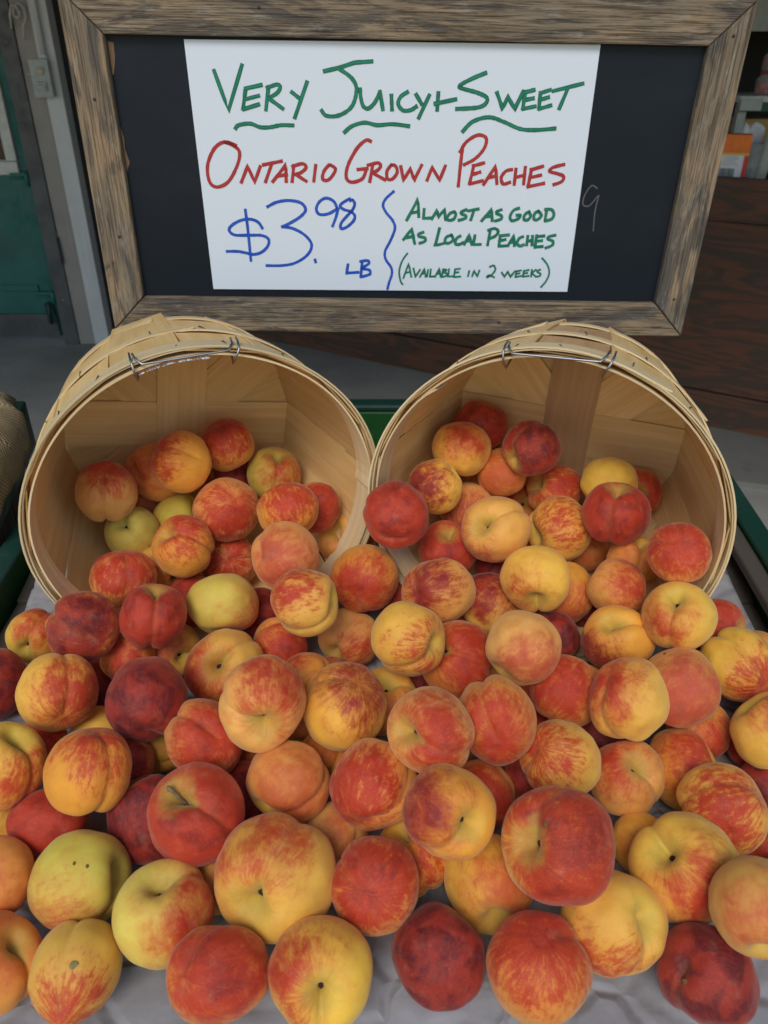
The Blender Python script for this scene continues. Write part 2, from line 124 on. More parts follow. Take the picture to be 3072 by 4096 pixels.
((0.3867, 0.5471, 0.887), 0.0362, (1.074, 0.98, 0.946), (0.863, -0.323, -0.384, 0.052), 1, 0, (0.896, 0.497, 0.068), (0.52, 0.1, 0.05), (0.424, -0.793, 0.437), 0.56, 0.4, 'yellow peach cut by the right edge of the photo', []),
((0.3969, 0.5768, 0.8297), 0.0266, (1.02, 1.012, 1.003), (0.625, -0.564, 0.418, 0.341), 0, 0, (0.448, 0.073, 0.037), (0.46, 0.034, 0.016), (-0.76, 0.013, -0.65), -0.53, 0.3, 'red peach in shadow below the yellow right edge peach', []),
((0.2372, 0.5935, 0.8324), 0.0289, (0.987, 1.007, 1.004), (0.13, -0.261, 0.627, 0.723), 2, 0, (0.421, 0.062, 0.028), (0.21, 0.013, 0.017), (-0.073, 0.846, -0.529), -0.64, 0.3, 'dark red peach in shadow under the red lined cleft peach', []),
((-0.3619, 0.4995, 0.8897), 0.039, (0.965, 0.95, 1.057), (0.938, -0.172, 0.198, -0.225), 0, 1, (0.902, 0.545, 0.062), (0.46, 0.034, 0.016), (0.994, -0.052, 0.094), 0.51, 0.7, 'yellow peach with red edge and green stem hollow on top, cut by the left edge', []),
((-0.2726, 0.486, 0.8995), 0.0382, (1.001, 0.977, 1.037), (0.286, 0.883, -0.372, 0.002), 3, 0, (0.81, 0.341, 0.033), (0.46, 0.034, 0.016), (0.461, 0.193, -0.866), 0.53, 1.0, 'large golden peach with fine orange red streaks and a notched top', []),
((-0.3172, 0.4718, 0.8379), 0.0362, (0.913, 1.033, 1.04), (0.435, -0.547, 0.556, -0.45), 1, 0, (0.553, 0.12, 0.073), (0.46, 0.034, 0.016), (0.724, -0.675, -0.146), -0.29, 0.4, 'dusty rose red peach under the golden streaked peach', []),
((-0.2234, 0.4786, 0.8414), 0.0395, (0.958, 0.971, 1.067), (0.873, -0.318, -0.141, 0.342), 1, 0, (0.45, 0.066, 0.041), (0.21, 0.013, 0.017), (-0.031, -0.897, 0.441), -0.53, 0.5, 'dark red peach half hidden behind the peach with the dry twig stem', []),
((-0.1663, 0.4456, 0.89), 0.0414, (1.013, 0.994, 1.006), (0.951, 0.127, -0.129, -0.251), 1, 2, (0.607, 0.138, 0.094), (0.46, 0.034, 0.016), (0.765, -0.304, 0.568), -0.24, 0.6, 'red pink peach with a dry twig for a stem and a deep cleft', []),
((-0.1433, 0.5145, 0.8333), 0.0311, (0.986, 1.003, 1.008), (0.335, 0.678, -0.635, -0.157), 2, 0, (0.454, 0.067, 0.036), (0.21, 0.013, 0.017), (0.786, 0.352, -0.508), -0.64, 0.3, 'dark red peach in the gap right of the twig stemmed peach', []),
((-0.0911, 0.4949, 0.8738), 0.0389, (1.025, 0.999, 0.947), (0.615, 0.686, -0.359, -0.148), 1, 0, (0.844, 0.392, 0.082), (0.6, 0.15, 0.04), (0.834, 0.42, 0.358), 0.33, 0.2, 'tan orange peach with greenish lower left cleft, right of the twig stemmed peach', []),
((-0.01, 0.4783, 0.8888), 0.0392, (0.985, 1.004, 0.988), (0.714, -0.635, -0.029, -0.295), 4, 0, (0.884, 0.42, 0.085), (0.46, 0.034, 0.016), (0.09, -0.773, -0.628), 0.12, 1.0, 'peach bright red on the left with mottled red streaks, below the crimson capped one', []),
((0.0547, 0.4206, 0.9269), 0.0362, (0.962, 1.023, 1.024), (-0.437, -0.003, -0.502, 0.746), 2, 1, (0.873, 0.383, 0.039), (0.21, 0.013, 0.017), (0.504, -0.849, 0.157), 0.21, 0.3, 'yellow orange peach with purple red left edge and green slit stem hollow', []),
((0.0966, 0.5127, 0.8348), 0.0325, (0.991, 0.98, 1.005), (0.262, 0.935, -0.198, -0.133), 0, 0, (0.792, 0.323, 0.058), (0.46, 0.034, 0.016), (0.174, 0.984, -0.047), 0.04, 0.3, 'brownish orange peach behind the peach with the green slit hollow', []),
((0.169, 0.5092, 0.8895), 0.0371, (0.998, 0.963, 1.038), (0.378, -0.108, 0.913, 0.105), 4, 0, (0.842, 0.488, 0.071), (0.46, 0.034, 0.016), (0.018, -0.071, -0.997), 0.37, 1.0, 'yellow peach with a red starburst dimple facing left, above the biggest red peach', []),
((0.2392, 0.5168, 0.8536), 0.0353, (0.975, 1.059, 0.951), (0.907, 0.119, 0.109, -0.39), 1, 1, (0.839, 0.411, 0.094), (0.46, 0.034, 0.016), (-0.46, -0.224, 0.859), 0.42, 0.4, 'tan orange peach with a bright green open stem cleft', []),
((0.306, 0.5375, 0.8397), 0.0373, (1.09, 0.947, 0.959), (0.523, 0.419, 0.239, 0.703), 2, 0, (0.846, 0.381, 0.04), (0.46, 0.034, 0.016), (0.011, 0.83, 0.558), 0.3, 0.6, 'amber peach red on its upper right, beside the green cleft one', []),
((0.3129, 0.4685, 0.869), 0.0393, (0.963, 1.034, 0.982), (-0.399, 0.02, 0.916, 0.028), 3, 0, (0.879, 0.528, 0.076), (0.46, 0.034, 0.016), (0.724, -0.486, -0.489), 0.3, 1.0, 'large yellow peach covered in red mottling near the right edge', []),
((0.3872, 0.5252, 0.8291), 0.0268, (0.995, 1.022, 0.999), (0.547, 0.155, 0.644, 0.512), 1, 0, (0.433, 0.065, 0.035), (0.21, 0.013, 0.017), (-0.669, 0.488, -0.56), -0.76, 0.3, 'dark red peach poking out at the right edge above the red mottled one', []),
((0.1529, 0.5367, 0.8321), 0.0297, (1.009, 0.996, 0.982), (0.75, -0.628, -0.079, -0.191), 0, 0, (0.469, 0.075, 0.042), (0.21, 0.013, 0.017), (0.224, -0.843, -0.489), -0.05, 0.3, 'dark brown red peach in shadow left of the starburst yellow peach', []),
((0.1409, 0.3955, 0.918), 0.0434, (0.999, 1.015, 0.982), (0.781, -0.01, -0.491, 0.386), 2, 1, (0.92, 0.542, 0.085), (0.46, 0.034, 0.016), (0.152, -0.788, 0.597), -0.33, 0.7, 'biggest red peach, with its stem pit in a yellow left end', [(0.465, -0.31, 0.83, 0.05)]),
((0.242, 0.4607, 0.829), 0.0275, (0.992, 0.955, 0.998), (-0.218, 0.846, -0.329, 0.358), 0, 0, (0.922, 0.44, 0.046), (0.6, 0.15, 0.04), (0.468, 0.28, -0.839), 0.79, 0.1, 'tan amber peach between the biggest red peach and the patchy stem up one', []),
((0.257, 0.407, 0.8697), 0.0428, (0.975, 1.013, 1.042), (0.581, -0.215, -0.26, 0.74), 2, 1, (0.947, 0.571, 0.074), (0.46, 0.034, 0.016), (-0.878, -0.099, 0.468), 0.4, 0.4, 'large yellow peach with red patches and a split stem hollow at upper left', []),
((0.285, 0.3477, 0.9099), 0.0354, (0.981, 1.01, 0.986), (0.62, 0.771, -0.145, -0.02), 0, 0, (0.697, 0.38, 0.081), (0.52, 0.1, 0.05), (0.043, 0.695, 0.718), 0.51, 0.2, 'large plain tan yellow peach at the right edge', []),
((0.1874, 0.368, 0.8568), 0.0395, (0.973, 1.035, 1.034), (0.733, -0.033, 0.335, -0.591), 1, 1, (0.854, 0.478, 0.07), (0.46, 0.034, 0.016), (0.806, -0.591, 0.024), 0.65, 0.9, 'large yellow peach with green cleft on its right and red dabs below', [(-0.553, -0.685, 0.474, 0.06)]),
((0.2546, 0.3323, 0.8457), 0.0371, (0.954, 1.029, 1.041), (0.278, -0.297, 0.913, -0.042), 4, 0, (0.457, 0.072, 0.034), (0.21, 0.013, 0.017), (-0.148, -0.366, -0.919), -0.81, 0.5, 'darkest maroon peach with a pale tip, in the corner at lower right', [(0.513, -0.089, -0.854, 0.07)]),
((0.1201, 0.3314, 0.8577), 0.0384, (1.002, 0.994, 1.001), (0.014, 0.988, 0.15, -0.018), 3, 0, (0.762, 0.301, 0.049), (0.46, 0.034, 0.016), (-0.151, 0.017, -0.988), 0.09, 1.0, 'orange peach with red rays around its upper dimple on bare paper', []),
((0.0453, 0.3512, 0.8383), 0.0378, (1.017, 1.002, 0.978), (0.853, -0.424, 0.229, -0.2), 1, 0, (0.203, 0.017, 0.022), (0.21, 0.013, 0.017), (0.015, -0.992, 0.125), -0.93, 0.5, 'crimson maroon peach sitting on bare crumpled paper at bottom centre', []),
((0.0931, 0.4146, 0.8405), 0.0393, (0.992, 0.985, 1.019), (0.726, 0.672, 0.1, -0.111), 1, 1, (0.939, 0.566, 0.063), (0.6, 0.15, 0.04), (0.124, 0.73, 0.672), 0.39, 0.3, 'yellow peach with lime green cleft at its bottom above the crimson maroon one', []),
((-0.0073, 0.3936, 0.8674), 0.0372, (0.972, 1.004, 0.995), (-0.004, 0.314, 0.868, 0.385), 3, 0, (0.764, 0.317, 0.056), (0.46, 0.034, 0.016), (0.045, 0.307, -0.951), -0.01, 1.0, 'orange peach with dense red streaks fanning from its left dimple', []),
((0.0279, 0.4451, 0.8355), 0.034, (1.022, 1.017, 0.993), (0.761, 0.047, -0.216, -0.61), 1, 0, (0.838, 0.388, 0.038), (0.46, 0.034, 0.016), (0.843, 0.235, 0.484), 0.44, 1.0, 'amber peach with scattered red spots under the green slit hollow peach', []),
((-0.0455, 0.468, 0.8316), 0.0299, (1.009, 1.002, 1.004), (0.065, 0.796, -0.468, -0.378), 0, 0, (0.775, 0.441, 0.116), (0.6, 0.15, 0.04), (0.123, 0.403, -0.907), 0.65, 0.1, 'olive tan peach in shadow between the biggest yellow and the mottled red peach', []),
((-0.0918, 0.4, 0.8697), 0.0482, (0.955, 1.032, 1.021), (0.722, 0.358, -0.432, 0.405), 2, 1, (0.853, 0.497, 0.072), (0.46, 0.034, 0.016), (0.802, 0.444, 0.4), 0.47, 0.5, 'biggest yellow peach, red along its cleft and brown stem scrap at lower left', []),
((-0.0489, 0.3263, 0.8594), 0.0392, (0.99, 0.979, 0.981), (0.653, 0.281, 0.33, -0.621), 0, 1, (0.929, 0.553, 0.064), (0.46, 0.034, 0.016), (-0.348, -0.75, 0.562), 0.37, 0.5, 'yellow peach with red left side, stem pit and cleft pointing down at the bottom edge', []),
((-0.128, 0.3253, 0.8583), 0.037, (0.924, 1.046, 1.026), (-0.005, 0.737, 0.539, 0.407), 4, 0, (0.792, 0.32, 0.056), (0.46, 0.034, 0.016), (0.224, 0.701, -0.677), -0.1, 0.5, 'deep red peach with orange right side below the biggest yellow peach', []),
((-0.1832, 0.375, 0.8569), 0.0384, (1.023, 0.996, 1.014), (0.944, -0.039, 0.001, 0.326), 0, 1, (0.75, 0.573, 0.097), (0.46, 0.034, 0.016), (0.548, -0.764, 0.339), 0.37, 0.2, 'yellow green peach with orange right cheek and deep stem hollow on top', []),
((-0.2661, 0.4126, 0.8463), 0.0406, (0.98, 1.034, 0.997), (0.715, -0.319, 0.506, -0.362), 1, 0, (0.672, 0.551, 0.077), (0.52, 0.1, 0.05), (0.755, -0.475, -0.453), 0.61, 0.6, 'large olive yellow peach with two brown pits on its skin', [(-0.201, -0.88, 0.431, 0.045), (-0.071, -0.792, 0.606, 0.045)]),
((-0.2469, 0.3402, 0.8368), 0.0362, (1.021, 0.998, 1.014), (-0.494, 0.487, 0.551, 0.464), 5, 0, (0.83, 0.497, 0.077), (0.46, 0.034, 0.016), (0.005, -0.004, -1.0), 0.47, 1.0, 'pointed yellow peach with red beak and grey bruise at lower left', [(0.82, 0.253, -0.513, 0.11)]),
((-0.3366, 0.4117, 0.8514), 0.0296, (1.091, 0.959, 0.964), (0.518, -0.13, -0.586, 0.609), 1, 0, (0.849, 0.329, 0.063), (0.6, 0.15, 0.04), (-0.678, -0.697, 0.235), 0.65, 0.1, 'smooth tan orange peach cut by the left edge beside the olive pitted one', []),
((-0.3152, 0.3481, 0.8342), 0.0338, (1.063, 0.973, 0.964), (0.896, -0.168, 0.32, -0.256), 2, 0, (0.802, 0.318, 0.055), (0.6, 0.15, 0.04), (-0.234, -0.41, 0.881), 0.56, 0.1, 'large tan orange peach cut by the left edge at the bottom', []),
((-0.1495, 0.4225, 0.8286), 0.0274, (0.977, 1.02, 0.988), (-0.458, 0.56, 0.617, -0.31), 1, 0, (0.72, 0.415, 0.089), (0.6, 0.15, 0.04), (-0.408, -0.384, -0.828), 0.65, 0.1, 'sliver of tan peach left of the biggest yellow peach', []),
((-0.3766, 0.4856, 0.8284), 0.0265, (0.986, 1.022, 0.996), (-0.284, -0.428, -0.595, 0.618), 1, 0, (0.748, 0.575, 0.079), (0.6, 0.15, 0.04), (-0.913, 0.08, 0.4), 0.82, 0.0, 'small olive peach in shadow at the left edge under the green hollow peach', []),
((-0.1383, 0.5731, 0.8318), 0.0287, (1.004, 0.987, 0.989), (0.67, -0.662, -0.295, 0.162), 1, 0, (0.848, 0.33, 0.06), (0.6, 0.15, 0.04), (-0.145, -0.741, -0.655), 0.3, 0.2, 'dark orange peach in shadow below the large salmon peach', []),
((-0.0882, 0.609, 0.8319), 0.0282, (1.018, 1.003, 1.011), (0.556, 0.708, -0.42, 0.115), 2, 0, (0.842, 0.476, 0.072), (0.6, 0.15, 0.04), (0.836, 0.445, 0.321), 0.65, 0.1, 'shadowed yellow peach between the salmon and the crimson capped one', []),
((-0.0612, 0.5573, 0.8339), 0.031, (1.007, 0.975, 1.001), (0.628, 0.629, -0.322, 0.326), 1, 0, (0.829, 0.347, 0.041), (0.6, 0.15, 0.04), (0.65, 0.379, 0.658), 0.47, 0.1, 'brown amber peach in shadow left of the bright red mottled peach', []),
((0.036, 0.5414, 0.8315), 0.0289, (0.978, 0.985, 1.022), (0.436, -0.377, 0.729, -0.369), 0, 0, (0.442, 0.068, 0.04), (0.21, 0.013, 0.017), (0.306, -0.937, -0.169), -0.53, 0.2, 'dark red peach in shadow below the green left hollow peach', []),
((0.1708, 0.6364, 0.8341), 0.0297, (1.005, 1.008, 1.006), (-0.166, -0.688, 0.059, 0.704), 0, 0, (0.787, 0.321, 0.061), (0.46, 0.034, 0.016), (-0.441, 0.839, 0.318), 0.12, 0.3, 'dark orange peach in shadow left of the plain orange red one', []),
((-0.1569, 0.7713, 0.856), 0.0313, (0.989, 0.983, 1.015), (0.123, 0.453, 0.659, 0.587), 0, 0, (0.44, 0.066, 0.04), (0.21, 0.013, 0.017), (-0.434, 0.693, -0.576), -0.53, 0.2, 'dark red peach in shadow between the lime yellow and the streaked yellow peach', []),
((0.0952, 0.797, 0.8489), 0.0306, (1.022, 0.988, 1.013), (0.017, 0.512, 0.855, 0.077), 1, 0, (0.888, 0.517, 0.073), (0.6, 0.15, 0.04), (-0.615, -0.355, -0.704), 0.47, 0.1, 'shadowed yellow peach below the mottled purple cheeked one', []),
((0.3635, 0.4652, 0.8275), 0.0258, (0.999, 1.01, 1.024), (0.677, -0.082, -0.731, -0.022), 0, 0, (0.813, 0.346, 0.064), (0.46, 0.034, 0.016), (0.713, -0.646, 0.274), -0.05, 0.3, 'brown red peach at the right edge under the red mottled one', []),
((0.3851, 0.7221, 0.838), 0.0288, (0.982, 0.979, 0.991), (0.464, -0.281, 0.741, -0.396), 0, 0, (0.545, 0.127, 0.081), (0.52, 0.1, 0.05), (0.416, -0.869, -0.268), 0.3, 0.3, 'pinkish peach in shadow below the red banded stem up peach', []),
((0.2665, 0.7954, 0.8474), 0.0293, (1.011, 1.014, 1.02), (-0.07, 0.007, 0.995, 0.066), 1, 0, (0.472, 0.077, 0.033), (0.21, 0.013, 0.017), (0.333, -0.683, -0.651), -0.29, 0.3, 'dark red peach in shadow left of the wide amber stem up peach', []),
]
BURIED = [((0.3533, 0.4002, 0.8352), 0.0341, 'red and amber peach buried between the large plain tan yellow peach and the red peach'), ((0.3503, 0.7823, 0.8522), 0.0359, 'red and amber peach buried between the pinkish peach and the small pink red peach'), ((0.2319, 0.6533, 0.8367), 0.0316, 'red and amber peach buried between the wide amber peach and the plain orange red peach'), ((0.1293, 0.6904, 0.8388), 0.0319, 'red and amber peach buried between the brownish red peach and the peach dark red'), ((-0.421, 0.532, 0.8361), 0.0336, 'red and amber peach buried between the small olive peach and the two tone peach'), ((0.4432, 0.6299, 0.8398), 0.0355, 'red and amber peach buried between the small pink red peach and the orange brown peach'), ((0.0777, 0.5919, 0.8382), 0.0333, 'red and amber peach buried between the brownish red peach and the brownish orange peach'), ((-0.3666, 0.7248, 0.8442), 0.0347, 'red and amber peach buried between the yellow and red peach and the bright red peach'), ((0.1519, 0.4636, 0.8358), 0.0342, 'red and amber peach buried between the dark brown red peach and the brownish orange peach'), ((0.2942, 0.6652, 0.8376), 0.032, 'red and amber peach buried between the wide amber peach and the orange brown peach'), ((0.4471, 0.7017, 0.8416), 0.0339, 'red and amber peach buried between the pinkish peach and the orange brown peach'), ((-0.0697, 0.6654, 0.8368), 0.0312, 'red and amber peach buried between the brown amber peach and the yellow peach streaked red'), ((0.0497, 0.7496, 0.8448), 0.0328, 'red and amber peach buried between the mottled peach and the peach dark red'), ((-0.1017, 0.7588, 0.895), 0.0333, 'red and amber peach buried between the large lime yellow peach and the red orange peach'), ((0.0121, 0.9361, 0.8984), 0.0327, 'red and amber peach buried between the small tan peach and the shadowed tan peach'), ((0.3917, 0.851, 0.8914), 0.0353, 'red and amber peach buried between the red rimmed yellow peach and the pinkish peach'), ((-0.3647, 0.7944, 0.8497), 0.0316, 'red and amber peach buried between the yellow and red peach and the yellow peach red'), ((-0.1027, 0.9908, 0.8877), 0.0331, 'red and amber peach buried between the small tan peach and the sliver of yellow peach'), ((0.425, 0.9119, 0.8706), 0.0315, 'red and amber peach buried between the red rimmed yellow peach and the rosy red peach'), ((0.1975, 0.8862, 0.89), 0.0322, 'red and amber peach buried between the golden yellow peach and the orange peach mottled red'), ((0.3579, 0.665, 0.837), 0.0318, 'red and amber peach buried between the pinkish peach and the dusty pink red peach')]
